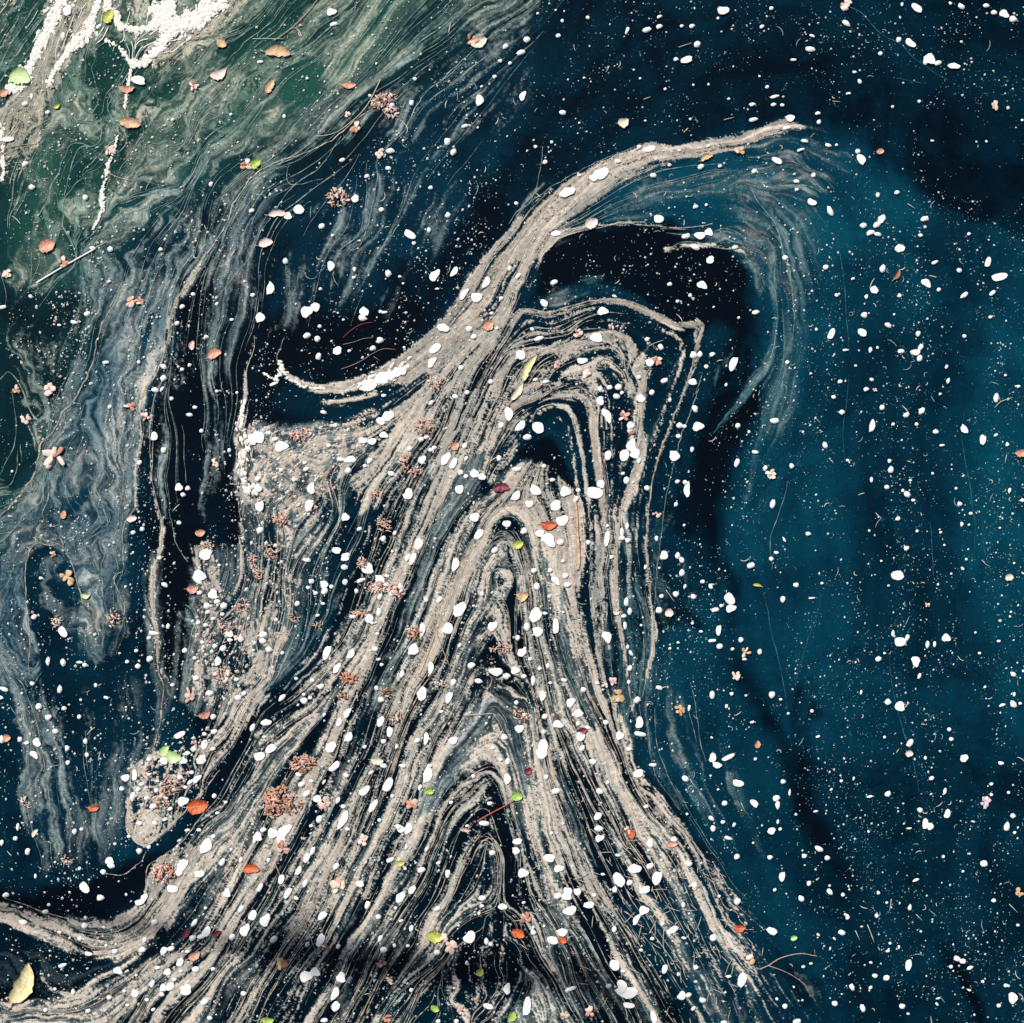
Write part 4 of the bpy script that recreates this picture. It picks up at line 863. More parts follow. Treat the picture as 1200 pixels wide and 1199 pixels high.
TILES = {
(0,0): '318,50,55,38,80 650,380,70,40,-10 120,770,35,25 40,655,50,25 120,490,30,25 225,530,22 152,880,30 402,928,28,25,90 520,1170,28 755,1170,22,18 812,562,20 1083,538,15 990,865,25,20,80 1180,990,25,20 435,1165,30,20',
(300,0): '355,60,50,30,10 365,115,40,20,20 20,292,30,15 1170,220,30,22,40 1048,472,48,38,70 980,592,38,18 897,665,35,28,90 927,715,38,28,70 630,710,40,28 465,932,38,34,90 202,985,50,46,30 310,1062,30,28 150,1015,38,34 588,985,25,20 720,1100,56,36,-35 740,1142,20,18 812,1080,24,20,90 818,882,22 405,752,28,22 520,828,25 730,485,28,22,90 635,495,32 620,790,28,22 745,372,20 1118,362,20 900,1010,28 360,1105,16 240,370,16 133,548,20,16,90 1145,288,18 1190,298,18 855,695,12 565,300,12 690,660,12 535,450,18 1058,408,14 1040,600,12',
(600,0): '990,52,62,34,5 630,142,42,28 690,127,30,20,15 690,80,25,16,15 867,212,36 817,283,58,30,10 768,280,25,20 843,125,26,20 795,125,20,16 235,100,18 217,170,24,20,30 70,188,32,28 43,248,40,28,10 50,452,46,28,68 237,530,32,24 155,762,28,20,20 110,690,18 1126,492,28,18 1130,562,42,20,10 1170,127,24,18 355,84,22,16 718,420,16 662,825,30,24 738,776,18,16 885,783,30,26 975,780,22,16 685,1028,44,40 260,902,84,40,25 420,815,80,46,25 385,832,50,34,40 595,690,25,20 645,700,60,25,10 495,758,30,20 206,1095,50,25 815,1108,40,25 880,1106,50,34,-10 922,1090,38,36 858,1160,45,25,-20 1045,1160,28,18 1135,805,30,22 910,962,16 20,955,20 186,668,16 315,822,20,16 784,706,22,12 920,686,20,14 860,970,26,20,40 570,330,12 600,370,12 338,367,12 835,560,14 625,568,14,8 1015,465,14 850,400,12 920,398,12 315,578,12 540,145,36,16,70 965,88,14 120,65,14 205,50,12 1195,410,18 1160,360,14',
(900,0): '16,42,22,20 358,40,38,30,-20 365,110,44,24,-40 695,40,62,32,-30 627,22,20,14,90 853,18,18,14 903,32,36,24,-30 1022,28,28,22 1058,62,28,22 1105,68,50,32,-30 1148,92,36,30,-10 667,205,62,28,-35 612,188,28,24,90 755,280,55,50 795,297,32,22 735,295,25 870,312,62,26,-2 195,234,48,24,-5 526,253,24,20 118,282,28,12 30,455,44,14,10 24,492,28,18 67,495,20,16 232,533,26,18 707,477,18,16 583,502,14 102,556,48,32 85,602,40,18 173,663,36,18 282,682,28,16 320,682,14 152,704,34,14,20 40,755,56,26,-20 420,712,26,24 434,748,54,36,-50 212,822,24 134,852,30,18 134,890,18,16 205,950,50,26,-20 290,990,46,26,-60 603,905,26,20 513,916,26,16,90 445,1058,34,26 530,1028,48,30,60 508,1055,40,26,45 478,1092,44,22,20 512,1100,34,22,-10 734,1028,40,26,15 617,1165,50,36,15 713,1105,22,18 1022,665,14 940,1098,18,16 1190,565,14 768,662,18,10 735,1066,14 237,573,24 205,170,26,12 428,385,24,18,-60 405,340,20,12 375,440,24,12 1123,508,16 905,198,14',
(0,300): '15,240,36,18 410,272,34,26 347,312,34,20 145,190,22,16 497,500,34,20,10 652,498,20 768,520,34,24,-30 768,574,34,28,80 832,316,24 855,240,26,22 728,628,36,22 725,845,46,30,85 768,912,34,28,90 1185,860,55,40,90 840,1085,38,34 882,1090,26 860,1120,24 855,532,20,16 890,512,18 805,670,20,18 1112,642,16 1018,634,16 890,745,30,22 968,378,18 1018,225,18 1088,300,20,16 906,180,24,18 1186,185,22,20 915,710,26,18 1076,912,18,20 655,970,26 515,708,20 945,820,20 820,580,12 1148,120,12 280,325,20,12 512,120,22,12 60,1010,14 760,625,30,14,60',
(300,300): '140,25,28,26,90 352,48,44,34,80 68,155,64,36,80 20,290,50,44,90 240,262,66,46,30 280,240,44,42 508,262,46 500,292,40,26 620,85,34,30,90 838,92,68,34,50 930,75,50,26,50 462,64,24,18,90 303,156,16 240,374,38,30 300,330,18 290,390,30,28 382,445,42,38 293,472,36,26,80 583,396,34,32 548,433,28,26 437,445,18,14 460,102,18 1035,195,58,42,10 1080,125,54,30,55 975,180,60,26,55 880,338,60,36,-10 1000,345,34,28 1020,380,28,24 840,435,68,36,45 825,500,54,30,55 960,525,28,24 660,548,90,36,20 590,575,80,50,25 530,615,80,36 690,540,40,36,90 600,655,24,16 820,690,30,20,45 935,660,30,20 318,733,30,20 620,750,62,44,35 585,775,44,36 120,893,62,50,20 15,850,60,50,90 250,835,28,20 372,795,22,20 545,870,40,30 600,840,40,30 500,865,40,30 720,905,28,24 890,950,70,34,60 925,975,54,30,60 980,890,30,24,60 1025,1020,44,40 1060,1035,40,30 955,1095,44,40,90 960,1015,30,24 985,1035,24 1185,740,60,40,90 1150,795,30 715,1115,60,38,75 780,955,44,30,50 634,1022,36,24 440,955,60,30,10 435,1005,30,28 400,955,40,20 535,960,32,22,45 512,985,22,16 260,1090,52,38,90 10,1045,30 10,1090,40,36 250,1170,60,36,70 235,1000,30,20 20,1175,50,40,90 120,1005,24,20 180,1050,24,20 230,970,20,16 1100,590,26,24 1140,950,30,26,90 835,900,26,20 990,640,24,20 695,430,14 1105,270,20 1150,200,22 1190,60,20,26 1130,340,18 720,480,24,14,40 860,330,30,16,30 985,950,26,16,60 775,860,30,22 800,850,26,18 820,910,24,18 340,890,24,18 90,860,30,20 60,830,26,18 85,600,50,14,20 600,265,36,12,10 585,262,20 850,155,20,10 675,98,18,12 690,130,12 410,300,14 385,268,12',
(600,300): '928,20,38,34 890,138,48,36,-20 740,133,24,20 835,186,20 775,213,18 1142,266,34,24 1062,290,14 150,222,42,30,-30 197,126,34,24 425,260,50,38 394,385,62,44 127,388,48,24,10 330,492,56,26,5 40,465,50,44 696,428,32,24,-60 632,392,24,20 645,500,46,36 850,465,34,32 881,461,28,24,90 938,463,28,20 910,520,22,20 1036,508,74,34,70 846,592,40,30 714,586,34,26 656,641,28 594,570,24,20 458,617,28,24 498,615,36,30 490,660,32,28 515,642,20,18 415,625,30,22,90 414,680,48,28,-70 445,748,72,36,-60 604,668,40 857,715,38,26,-60 871,800,52,42 785,794,32,28 808,800,20 780,846,26,22 760,937,56,48 843,907,24,18,80 554,795,38,34,90 560,890,60,48,90 527,935,60,46,90 578,928,46,44 450,935,48,32,90 537,1052,34,28,90 632,1088,30,28 775,1057,22 812,1062,24,22 820,1095,70,30,88 768,1165,22,18,90 1055,968,46,26,75 1058,797,26 1140,920,36,20 1186,995,28,20,90 122,806,60,54 73,850,44,26 40,797,56,34,40 740,675,24,18,90 385,1110,72,58 415,1070,40 310,1100,24,22 110,1098,66,42,-35 205,1170,52,48 250,1105,50,48 82,1162,42,30 18,1125,60,34,55 25,1000,40,24 1003,605,18,14,80 30,95,32,20,40 190,1050,26,18 150,985,24,16 300,1140,34,24,60 345,550,30,24 110,580,26,16 160,590,30,18 595,960,30,20,80 520,1020,18 95,345,22,16 1110,825,16 945,240,12 480,190,24,12 570,1060,12',
(900,300): '80,10,30,24 268,55,28,26 535,60,38,28,80 497,160,40,34 450,278,32 295,368,52,30,62 440,360,48,34,-20 560,325,40,22,-30 740,128,50,34,-35 1028,32,46,28,70 1080,100,72,38,10 895,70,26 918,185,46,24,35 1050,175,36,18,40 615,187,22,20 702,365,28,26,80 622,448,32,22 690,452,44,28 710,480,34,26,85 714,430,30,24,60 478,442,26,18,80 918,377,20,18 320,185,20 843,585,28,18,70 460,626,30,20,20 337,590,22,20 307,662,22,20 345,733,28 533,710,28,22,90 648,745,32,24,20 720,727,38,26,50 486,797,66,26,80 695,790,20 785,825,30,24 30,773,48,24,10 918,812,50,30,-50 1004,862,48,30,75 1068,668,46,24,80 267,888,32,24,-70 90,500,20 1120,884,20,18,90 1066,840,22,14,30 574,1004,34,28,90 556,1085,24 568,962,22,16,90 484,1048,26,16,85 650,1118,34 898,1162,24,22 22,1162,42,26,70 15,1030,40,34 110,985,28,24,90 800,158,22,20 1040,287,18 805,648,14,12 1172,612,18,16 585,790,18,16 1130,1100,28,14,85 1190,1145,20 460,192,22,18,80 780,32,34,18,25 362,442,30,12,5 225,345,16 397,108,18,12 512,430,14 372,958,20,12 590,275,12 745,296,12 835,520,22,14,60 1112,560,16,12 665,1052,16 630,1100,16 680,1145,20,14 770,1020,14 815,888,28,12 485,580,22,14 410,515,14 200,552,12 162,825,12 880,1090,14 205,165,12',
(0,600): '965,198,58,56 935,300,60,58 840,50,24,22 668,80,24 625,97,22,20 1000,385,50,40,90 1050,440,34 162,492,30,26 295,560,52,38,-60 228,700,44,22,90 298,705,36,28,90 640,650,22,18 703,688,34,32 648,722,28,26 597,702,22,20 400,718,26,24 775,342,34,20,-30 790,535,28,18,70 720,568,50,20,-10 868,650,26,24 282,832,38,26,90 185,912,34,30,90 303,920,24,22 230,962,32,28 154,805,26 374,960,22,20 263,1027,30,24 95,1065,28,22,90 128,1082,22,20 175,1080,48,32,-60 162,1137,44,28,-40 317,1107,30,24,90 402,1074,28,22,90 410,1138,24,20,90 320,1175,24,20,90 10,1065,40,26,90 450,812,22,16,90 20,830,44,20,-20 7,870,24,20 750,215,24,18 842,1045,54,28,25 1077,570,38,34 1048,640,34,32 1022,700,48,30,85 1010,628,24 1060,770,54,32,62 985,850,36,28 1118,870,34,26 1110,785,24,20 1130,595,30,26 1000,960,30,26 920,780,30,26 970,440,30,26 965,530,26,20 1145,850,24,22 930,520,22 1005,1030,30,24 960,1090,50,30,85 945,1160,50,40 910,1110,28,24 700,590,22,18 915,685,20,18 1160,440,30,20 1185,1010,40,24,60 860,1165,40,30 770,1165,40,36 445,575,14 500,870,24,14 375,705,30,12 195,310,24,14 380,880,14 105,850,14 1020,420,30,22 975,470,24,18 1000,500,22,18 935,380,26,20 1045,480,20 950,610,22,16 1080,600,26,18 1010,760,22,16 880,1130,30,20 1000,1110,26,18 960,1040,24,16 1030,250,16 590,350,14 810,810,24,16 905,510,14 700,1160,24,20 935,330,30,20',
(300,600): '420,25,40,34 378,180,44,30,-20 418,212,40,36,90 415,260,34,28 418,330,30,28 240,225,34,22 320,340,42,38 322,372,36,28 260,325,26,24 280,382,22,18 245,355,20,18 596,125,32,24,90 763,150,56,38,60 735,220,66,26,70 712,215,40,26,70 525,265,56,50,90 580,315,50,40 1025,25,46,42 1045,105,60,34,60 935,245,62,34,70 955,455,82,50,60 900,545,58,46,60 860,410,36,24,60 1120,180,38,28,45 1175,55,40,30 577,470,46,26,80 530,498,46,42 455,490,40,22 675,350,34,30 640,380,40,26 580,395,36,26,80 738,645,62,48,70 780,550,62,28,80 685,760,38,26,80 333,660,74,32,70 445,665,58,30,60 380,730,60,26,60 558,642,28,24 35,575,36,28 33,605,34,26 60,645,34,28 195,430,28,24 485,80,24,20 820,730,56,26,80 778,850,70,44,85 925,800,40,26,70 1010,720,38,28,10 1110,535,50,36,35 1125,748,60,38,-10 1175,770,36,30 1045,792,40,24 585,880,34,30 565,825,24,20,90 305,818,32,26 225,885,36,32 123,870,40,22,45 50,985,54,28,10 70,1110,58,36,35 15,1145,50,42 435,1055,56,32,60 353,1100,60,42,60 390,985,50,24,70 430,940,50,26,60 585,980,56,30,70 627,1030,50,28,75 600,1075,26,24 905,870,60,28,70 798,1060,56,24,80 755,1072,30,24 925,1070,40,36 1165,1055,34,30 1180,1170,36,26,90 375,1185,42,30,30 20,88,36,32 92,157,20,18 1110,1105,20,18 510,1100,20,18 815,1190,26,22 600,1190,36,20 690,1190,30,22 472,370,24,20,90 798,412,26,20,90 430,200,26,20 190,780,18 125,660,20 120,45,24,18 290,485,20,14 495,320,50,18,20 560,345,30,24 610,340,26,22 690,370,26,20 545,520,18 640,185,16 650,100,18,22 615,300,24,16 355,350,24,20 225,855,18,14 255,870,20 320,950,22,14,60 40,1055,20,14 265,790,24,18 95,505,18 110,420,12 315,430,22,14 570,570,18,14 1060,385,18,22 830,300,12 840,125,14 1150,1160,20 1080,990,14 870,935,20,14 1020,440,14 955,625,18,24 720,570,12 575,690,24,14 590,715,20,14 660,1100,24,14,60',
(600,600): '237,40,66,44,25 172,132,82,48,-50 130,100,40,34 57,90,34,32 228,142,32,28 205,322,48,28,-40 180,275,24,22 103,275,28,26 251,300,28,26 260,342,32,26 115,350,38,28,90 110,483,72,54,45 120,560,54,46 70,540,42,28,90 205,538,68,32,88 27,590,28,24,90 47,657,48,36,45 15,742,40,36 100,788,50,22,85 143,860,46,30,80 130,733,22 168,720,26,20,90 335,832,30,24 275,892,48,38,50 310,945,48,36,30 155,958,30,28 215,995,54,32,-15 35,1015,40,38 322,1052,44 145,1100,62,50,80 140,1130,60,46 310,990,24,22 245,788,26,20 380,1170,38,28 330,1107,30,26,90 20,893,26,20,90 445,585,54,42,-60 445,125,80,24,85 540,65,36,18,90 467,212,22,20 515,95,40,24,90 515,123,34,24 542,133,28,26 357,143,24,20 447,65,16 535,420,44,24,85 553,465,34,22,90 530,530,36,18,90 523,487,24,20 542,632,20,14,90 553,732,28,24,90 547,797,22,18,90 557,662,30,16,-60 587,880,32,28,90 597,985,62,32,85 600,1040,54,22,-10 505,1048,40 690,462,34 700,395,22 712,202,46,34,80 777,205,32,24,90 795,285,34,28,90 795,225,30,22,-50 768,385,34,30 848,397,28,24 677,124,26,18,90 806,62,14 892,327,22,20 930,350,26,20,-60 1018,405,56,46,-60 1025,452,52,32,15 952,458,42,22,10 1117,252,40,28,20 968,555,52,24,85 972,628,30,28 940,603,38,16 1073,600,28,24,90 937,857,42,26,85 690,824,32,20 830,918,30,14,85 1030,852,20 1160,655,30,20,70 940,1150,50,30,80 960,1185,50,28 1010,1150,62,22,25 1033,642,16 1125,985,20,14 660,1185,36,18 1140,1157,16 935,1057,14,10 550,1110,30,20 440,985,30,24,-40 625,258,22,14,80 605,530,14 690,262,12 740,640,14 845,522,14 778,612,14 55,770,26,22 85,690,22,18 180,800,18 60,640,18 400,800,22,18 240,230,20,16 175,395,18 155,475,22,16 150,1030,22,18 355,1010,26,16 290,950,20 810,350,22,14,70 1090,690,22,12 885,560,22,12 980,440,20,14 240,470,14 1005,910,20,14,80 1095,860,12 60,950,26,20',
(900,600): '605,298,64,46,10 615,608,52,46 690,700,54,36,-80 833,590,40,38 515,690,30,26 615,912,48,46 560,890,34,30 745,622,36,20,88 779,620,32,16,90 652,588,30,20,80 585,568,32,18,88 708,768,28,14,70 663,1083,42,28,60 917,1152,42,34,50 847,1018,22,20 858,1065,22,20 1090,1177,28,18 736,1152,20,16,90 1148,902,40,26,-60 1147,760,34,20,-40 990,662,16,14 131,342,26,24 17,857,36,30,90 205,932,20 187,102,28,20 608,32,26,24 648,170,26,24 907,57,24,16,90 38,190,30,16 14,220,22 948,8,20,16 928,222,14 1086,510,14 697,90,16 1080,605,18,14 94,944,14 545,662,14,12 233,1052,22,12,20 1180,897,16,14 68,410,30,26,90 1095,905,30,14,20 252,334,14 58,878,16,12 205,403,34,8,5 435,845,26,10,80 473,88,12 825,155,12 910,265,18,12,-40 857,290,12 1152,240,12 1137,468,12 1132,490,12 970,565,12 1195,745,14 345,1055,8 545,1055,14 75,130,28,10,-60 1015,820,14 1152,855,22,12,80 795,340,12 564,345,12 530,230,12 1085,75,12 940,60,12 808,95,16,12 1145,8,12',
(0,900): '397,557,54,42,-60 473,607,36,32 30,592,34,24 10,350,28,20,90 352,296,28,24,90 384,285,20,18 213,672,34,22 400,738,34,30 112,722,42,26,-20 418,870,42,22,-10 555,948,44,34 294,925,42,22,25 655,388,32 485,487,26,24 515,435,42,36 522,458,34,26 655,628,44,28,10 678,605,44,28,60 725,722,32,30 808,565,50,38 855,460,80,42,60 968,365,72,50,50 840,480,50,38,90 935,495,44,34 1045,440,38,26,60 1065,585,44,32,90 874,1038,54,50 635,1055,38,34 905,795,34,30 912,725,42,24,60 970,765,60,32,60 945,790,40,24 1150,758,66,38,60 1185,690,48,38,60 845,910,42,32,60 770,855,44,28,60 803,845,34,26 786,955,40,32,50 918,942,34,28 1130,660,40,24,60 800,1022,46,32,30 768,1028,36,34 715,1010,40,24,80 860,155,58,38,20 655,260,28,22 727,257,28,22 625,135,44,26,80 590,45,38,34 632,35,50,26,85 572,97,26,24 720,180,36,28 735,105,24,20 650,100,24 845,42,30,26 1005,130,26,22 895,65,32,20,30 925,50,52,24,40 960,1095,42,28,30 1143,1055,26,24 1090,790,34,28 540,858,28,24 377,798,24,20 403,702,20,16 85,275,34,18,85 75,330,24,20 132,390,34,24,80 168,505,24,14,90 375,470,18 540,355,16 593,592,14 1130,430,26,20,90 680,805,30,20,80 670,850,30 515,1075,28,24 345,1048,30,22,90 215,1133,22,18 415,1137,26,20 700,370,20 545,825,12 280,770,22,14 490,745,20,12 500,830,16 100,650,18,10 260,440,12 230,640,18,14 70,1010,12 690,1085,22,16 740,935,26,18 760,1060,28,18 820,990,24,18 600,1110,20,14 880,860,22,16 1000,940,24,18 850,950,20,14 880,290,26,16 935,290,24,16 1000,320,22,18 775,240,26,16 800,190,24,18 690,140,26,18 665,75,22,18 780,140,22,14 820,100,24,16 870,90,26,16 740,60,20,14 900,20,24,18 700,30,22,14 1085,380,16 1020,210,20,14 605,320,20,16 1195,340,26,18,90 1060,160,20,14 965,655,16 985,1170,26,18 720,1130,24,16 260,1035,16 640,970,16,12 585,1045,18',
(300,900): '805,30,92,42,80 510,105,68,30,40 618,80,68,42,60 550,175,72,28,60 425,35,24,22 360,5,42,28 288,145,42,34 300,238,38,30,60 410,240,92,34,60 130,300,92,48,50 80,305,50,44 10,320,46,38,90 680,285,46,32 715,283,52,34,60 668,275,30 630,430,38,24 775,477,38,30 898,495,40,24,85 488,542,38,32 732,568,48,28,60 678,603,62,36,60 523,640,40,24,70 575,698,28 728,750,34,20,85 712,832,20 303,805,68,34,60 312,692,52,30,45 150,585,62,26,60 120,520,50,28,80 45,712,68,40,60 85,800,42,28,50 240,825,30,18,70 238,420,48,26,60 375,460,38,28,60 232,540,40,24,70 238,975,72,46,20 278,955,46,44 400,980,54,40,85 372,1055,62,32,60 375,1115,50,36,50 385,835,26,20,60 1003,790,70,46,55 850,865,34,26 850,658,34,24 1108,398,34,26 1060,610,34,26 1157,648,46,28,5 1080,812,32,26,90 1100,825,20,18 1177,1033,52,34,85 1088,1115,52,26,-10 728,1040,20 1178,50,46,34,80 1020,38,22 1070,258,46,26,-10 705,370,24,18,80 915,160,20 600,850,32 583,800,36,22,60 930,1030,16,14 988,912,20,16,90 265,390,42,24,60 322,1180,36,24 855,1185,24,20 640,130,20 200,480,52,24,60 20,560,42,24,60 1045,680,20,14,90 1095,165,24,20 1060,645,22,16 240,120,40,26,30 215,75,40,28 120,340,44,30 385,150,34,20,60 410,180,24,18 770,90,30,18,60 540,20,30,14,40 495,345,26,18 990,270,20,14 800,380,26,18,60 855,445,22,16 580,245,20 655,655,16 680,715,22,14 190,610,26,16 260,270,20,16 60,430,16,22 430,285,26,16 200,30,30,20 260,60,22,16 320,65,26,14,60 35,290,30,24 940,1185,22 700,470,16 650,830,16,22',
(600,900): '592,25,52,36,10 812,50,36,28,-60 205,107,42,28 412,108,36,28,-30 447,68,20,18 1057,70,50,34 1133,164,46,28,-40 995,165,26 933,235,32,20,-30 942,282,32,24,90 988,252,20,18 1012,328,46,16,-15 1053,416,28 402,225,44,30,60 405,283,42,28 410,328,46,28,20 647,350,42,30,85 760,333,32,28 25,343,46,28 18,386,40,34 52,492,54,38 175,420,54,38,-20 220,470,52,30,10 827,448,38,30 855,548,32,30 575,470,68,42,10 648,458,40,30 680,515,70,44,75 500,522,78,48,-50 550,537,28,26 482,570,32,26,90 622,570,54,32,15 262,578,46,40 255,600,50,38 215,600,36,30 307,578,38,32 385,595,22 360,640,52,30,-5 272,667,62,42,10 618,665,50,38 583,708,56,26,60 803,640,28,20,90 752,758,66,28,35 480,755,30,24,80 942,795,36 1055,625,34,30 235,768,56,38,10 190,806,56,38 100,768,30,26 480,922,54 540,1050,100,56,-10 515,1020,60,46,90 545,1110,52,28,-10 715,940,48,26,80 862,933,26,24 1077,992,70,40,65 795,1065,48,34,60 827,1062,30,28 893,1087,38,26 850,1125,26,20,30 70,1118,86,40,80 663,1165,64,28,-70 992,1190,30,20 705,730,18 658,798,22,16 275,1033,52,20,20 453,1020,28,24 605,852,20,16 495,408,24,14 628,180,26,20 282,460,14 425,497,22,14 1015,975,26,14 160,40,26,24 805,795,26,14 55,630,18,12 450,805,16 780,965,18 860,1000,18,12 1040,265,24,14,70 1000,1050,12 820,215,14 930,35,12 965,100,12 520,950,24,18 185,305,18,14 240,260,12 150,740,14 100,745,18,12,80 640,385,14 760,480,14 700,430,14 1130,350,12 970,600,16 400,1000,14',
(900,900): '38,140,36,32 45,172,40,24,85 15,293,36,34 70,62,26,22 8,418,26,24 65,508,48,28,85 155,610,32,24,-60 190,540,28,22,90 169,412,26,24 238,377,42,26,-30 277,420,26,24 345,770,40,26,-30 17,762,52,32,-35 288,580,38,22,-50 350,592,20 372,697,24,20,90 508,692,22 515,583,20,16,90 664,653,30,18,85 657,922,58,30,88 555,982,32 500,972,26,22 393,1025,36,22,-60 312,1102,28 443,1125,38,28,-60 480,1027,18 77,1115,26,24 135,1185,42,22,10 560,120,30,28 712,196,26 735,262,48,30,85 758,272,36,34 838,212,48,26,75 828,108,36,18,85 765,48,24,22 1147,224,26,24 1118,273,42,28,80 1012,447,36 1057,620,24 1154,302,16 1145,1075,50,44,80 885,892,38,28 912,905,30,24 628,1115,28,24 1080,1112,24,22 1112,1017,20,18 1045,75,18 475,133,30,14,10 1045,124,16 570,820,16,14 560,857,20,12 612,838,20,12,90 690,525,32,14,25 855,930,20 130,217,14 912,483,14,12 100,115,30,12,85 45,250,24,12,80 57,285,18 30,570,18 287,550,14 360,685,14 480,910,16,12 342,60,16 120,1025,12 40,1080,16 655,1150,18,12 795,1078,20,10 790,1105,20,10,-50 1125,1020,14 820,415,16 715,765,12 1125,115,16 945,935,30,18,20 222,202,22,10 470,297,16,10,-60 400,48,20,10,80 295,100,18,10,40 960,250,18,8 1005,1000,16 965,1155,12 942,1040,18,10 290,845,16,10,80 310,798,18,10,-50 235,780,20,12,-50 200,915,18,12 165,930,20,12 660,282,26,10,0 555,630,14 1170,735,16',
}
raw = []
for (ox, oy), s in TILES.items():
    for q in s.split():
        v = [float(c) for c in q.split(',')]
        while len(v) < 3: v.append(20)
        if len(v) == 3: v.append(v[2] * 0.92)
        if len(v) == 4: v.append(R.uniform(-20, 20))
        raw.append([ox + v[0] / 4, oy + v[1] / 4, v[2] / 4, v[3] / 4, v[4]])
raw.sort(key=lambda q: -q[2] * q[3])

# ================================================================== LEAVES, BLOSSOMS, CLUSTERS, TWIGS
MARK = []                                             # landmarks used in the words for petals
def leaf_verts(Lg, Wd, seed, tipp=1.0, ser=0.0, curl=0.12, lobes=0):
    r = random.Random(seed); n = 12; L_, Mi, Rr = [], [], []
    bend = r.uniform(-.16, .16) * Lg
    for i in range(n + 1):
        s = i / n; prof = (max(0, math.sin(math.pi * s ** (0.85 * tipp))) ** 0.55) * Wd / 2
        prof *= 1 + ser * ((i % 2) - .5) + lobes * math.sin(s * 9.4) * .3
        x = (s - .5) * Lg; y = bend * math.sin(math.pi * s); zc = curl * Lg * (s - .5) ** 2
        Mi.append((x, y, zc)); k1, k2 = 1 + r.uniform(-.22, .14), 1 + r.uniform(-.22, .14)
        L_.append((x, y + max(prof * k1, .02 * Wd), zc + .10 * Wd * prof / Wd * 2)); Rr.append((x, y - max(prof * k2, .02 * Wd), zc + .10 * Wd * prof / Wd * 2))
    return L_, Mi, Rr
def leaf(name, x, y, Lg, Wd, ang, mat, label, cat, group=None, short=None, z=FZ, ser=0.0, tip=1.0, tipmat=None, lobes=0, parts=None):
    Lm, Wm = Lg * U, Wd * U; seed = int(x * 13 + y * 7)
    a, b, c = leaf_verts(Lm, Wm, seed, tip, ser, lobes=lobes)
    th = 0.0008; V = []; F = []
    for k in range(len(a)):
        for q in (a[k], b[k], c[k]): V.append(q)
    m = len(V)
    for q in V[:m]: V = V
    V = V + [(q[0], q[1], q[2] - th) for q in V]
    for k in range(len(a) - 1):
        i = k * 3
        for o_, flip in ((0, 0), (m, 1)):
            f1 = (i + o_, i + 1 + o_, i + 4 + o_, i + 3 + o_); f2 = (i + 1 + o_, i + 2 + o_, i + 5 + o_, i + 4 + o_)
            if not flip: f1, f2 = f1[::-1], f2[::-1]
            F += [f1, f2]
        F += [(i, i + 3, i + 3 + m, i + m), (i + 2, i + 2 + m, i + 5 + m, i + 5)]
    if parts is None: parts = Lg >= 13
    if parts:
        e = empty(name, x, y, z, math.radians(ang))
        mesh_obj('blade', V, F, mat, e, True)
        bm = m_straw if mat not in (m_green, m_pgreen) else m_olive
        tube_obj('midrib', [(q[0], q[1], q[2] + .0004) for q in b[:-1]], .010 * Lm, .004 * Lm, bm, e, 5)
        q = b[0]; tube_obj('stalk', [(q[0], q[1], q[2]), (q[0] - .10 * Lm, q[1] + .02 * Lm, q[2] + .0005), (q[0] - .2 * Lm, q[1] + .05 * Lm, q[2])], .018 * Lm, .012 * Lm, bm, e, 5)
        if tipmat:
            k = len(a) - 3
            V2 = [(p[0], p[1], p[2] + .0004) for j in range(k, len(a)) for p in (a[j], b[j], c[j])]
            F2 = [f for j in range(2) for f in ((j * 3 + 3, j * 3 + 4, j * 3 + 1, j * 3), (j * 3 + 4, j * 3 + 5, j * 3 + 2, j * 3 + 1))]
            o = mesh_obj('withered_tip', V2, F2, tipmat, e, True)
    else:
        e = mesh_obj(name, V, F, mat, None, True); e.location = W(x, y, z); e.rotation_euler = (0, 0, math.radians(ang))
    tag(e, label, cat, group)
    if short: MARK.append((x, y, short))
    return e
def tube(pts, r0, r1, sides=6):
    P_ = [Vector(p) for p in pts]; V = []; F = []
    for i, p in enumerate(P_):
        d = (P_[min(i + 1, len(P_) - 1)] - P_[max(i - 1, 0)]).normalized()
        u = d.cross(Vector((0, 0, 1))); u = u.normalized() if u.length > 1e-6 else Vector((1, 0, 0)); w = u.cross(d)
        r = r0 + (r1 - r0) * i / (len(P_) - 1)
        for k in range(sides):
            a = k / sides * 2 * math.pi; V.append(tuple(p + (u * math.cos(a) + w * math.sin(a)) * r))
    for i in range(len(P_) - 1):
        for k in range(sides):
            j = (k + 1) % sides; F.append((i * sides + k, i * sides + j, (i + 1) * sides + j, (i + 1) * sides + k))
    F.append(tuple(range(sides - 1, -1, -1))); F.append(tuple((len(P_) - 1) * sides + k for k in range(sides)))
    return V, F
def tube_obj(name, pts, r0, r1, mat, parent=None, sides=6):
    V, F = tube(pts, r0, r1, sides); return mesh_obj(name, V, F, mat, parent, True)

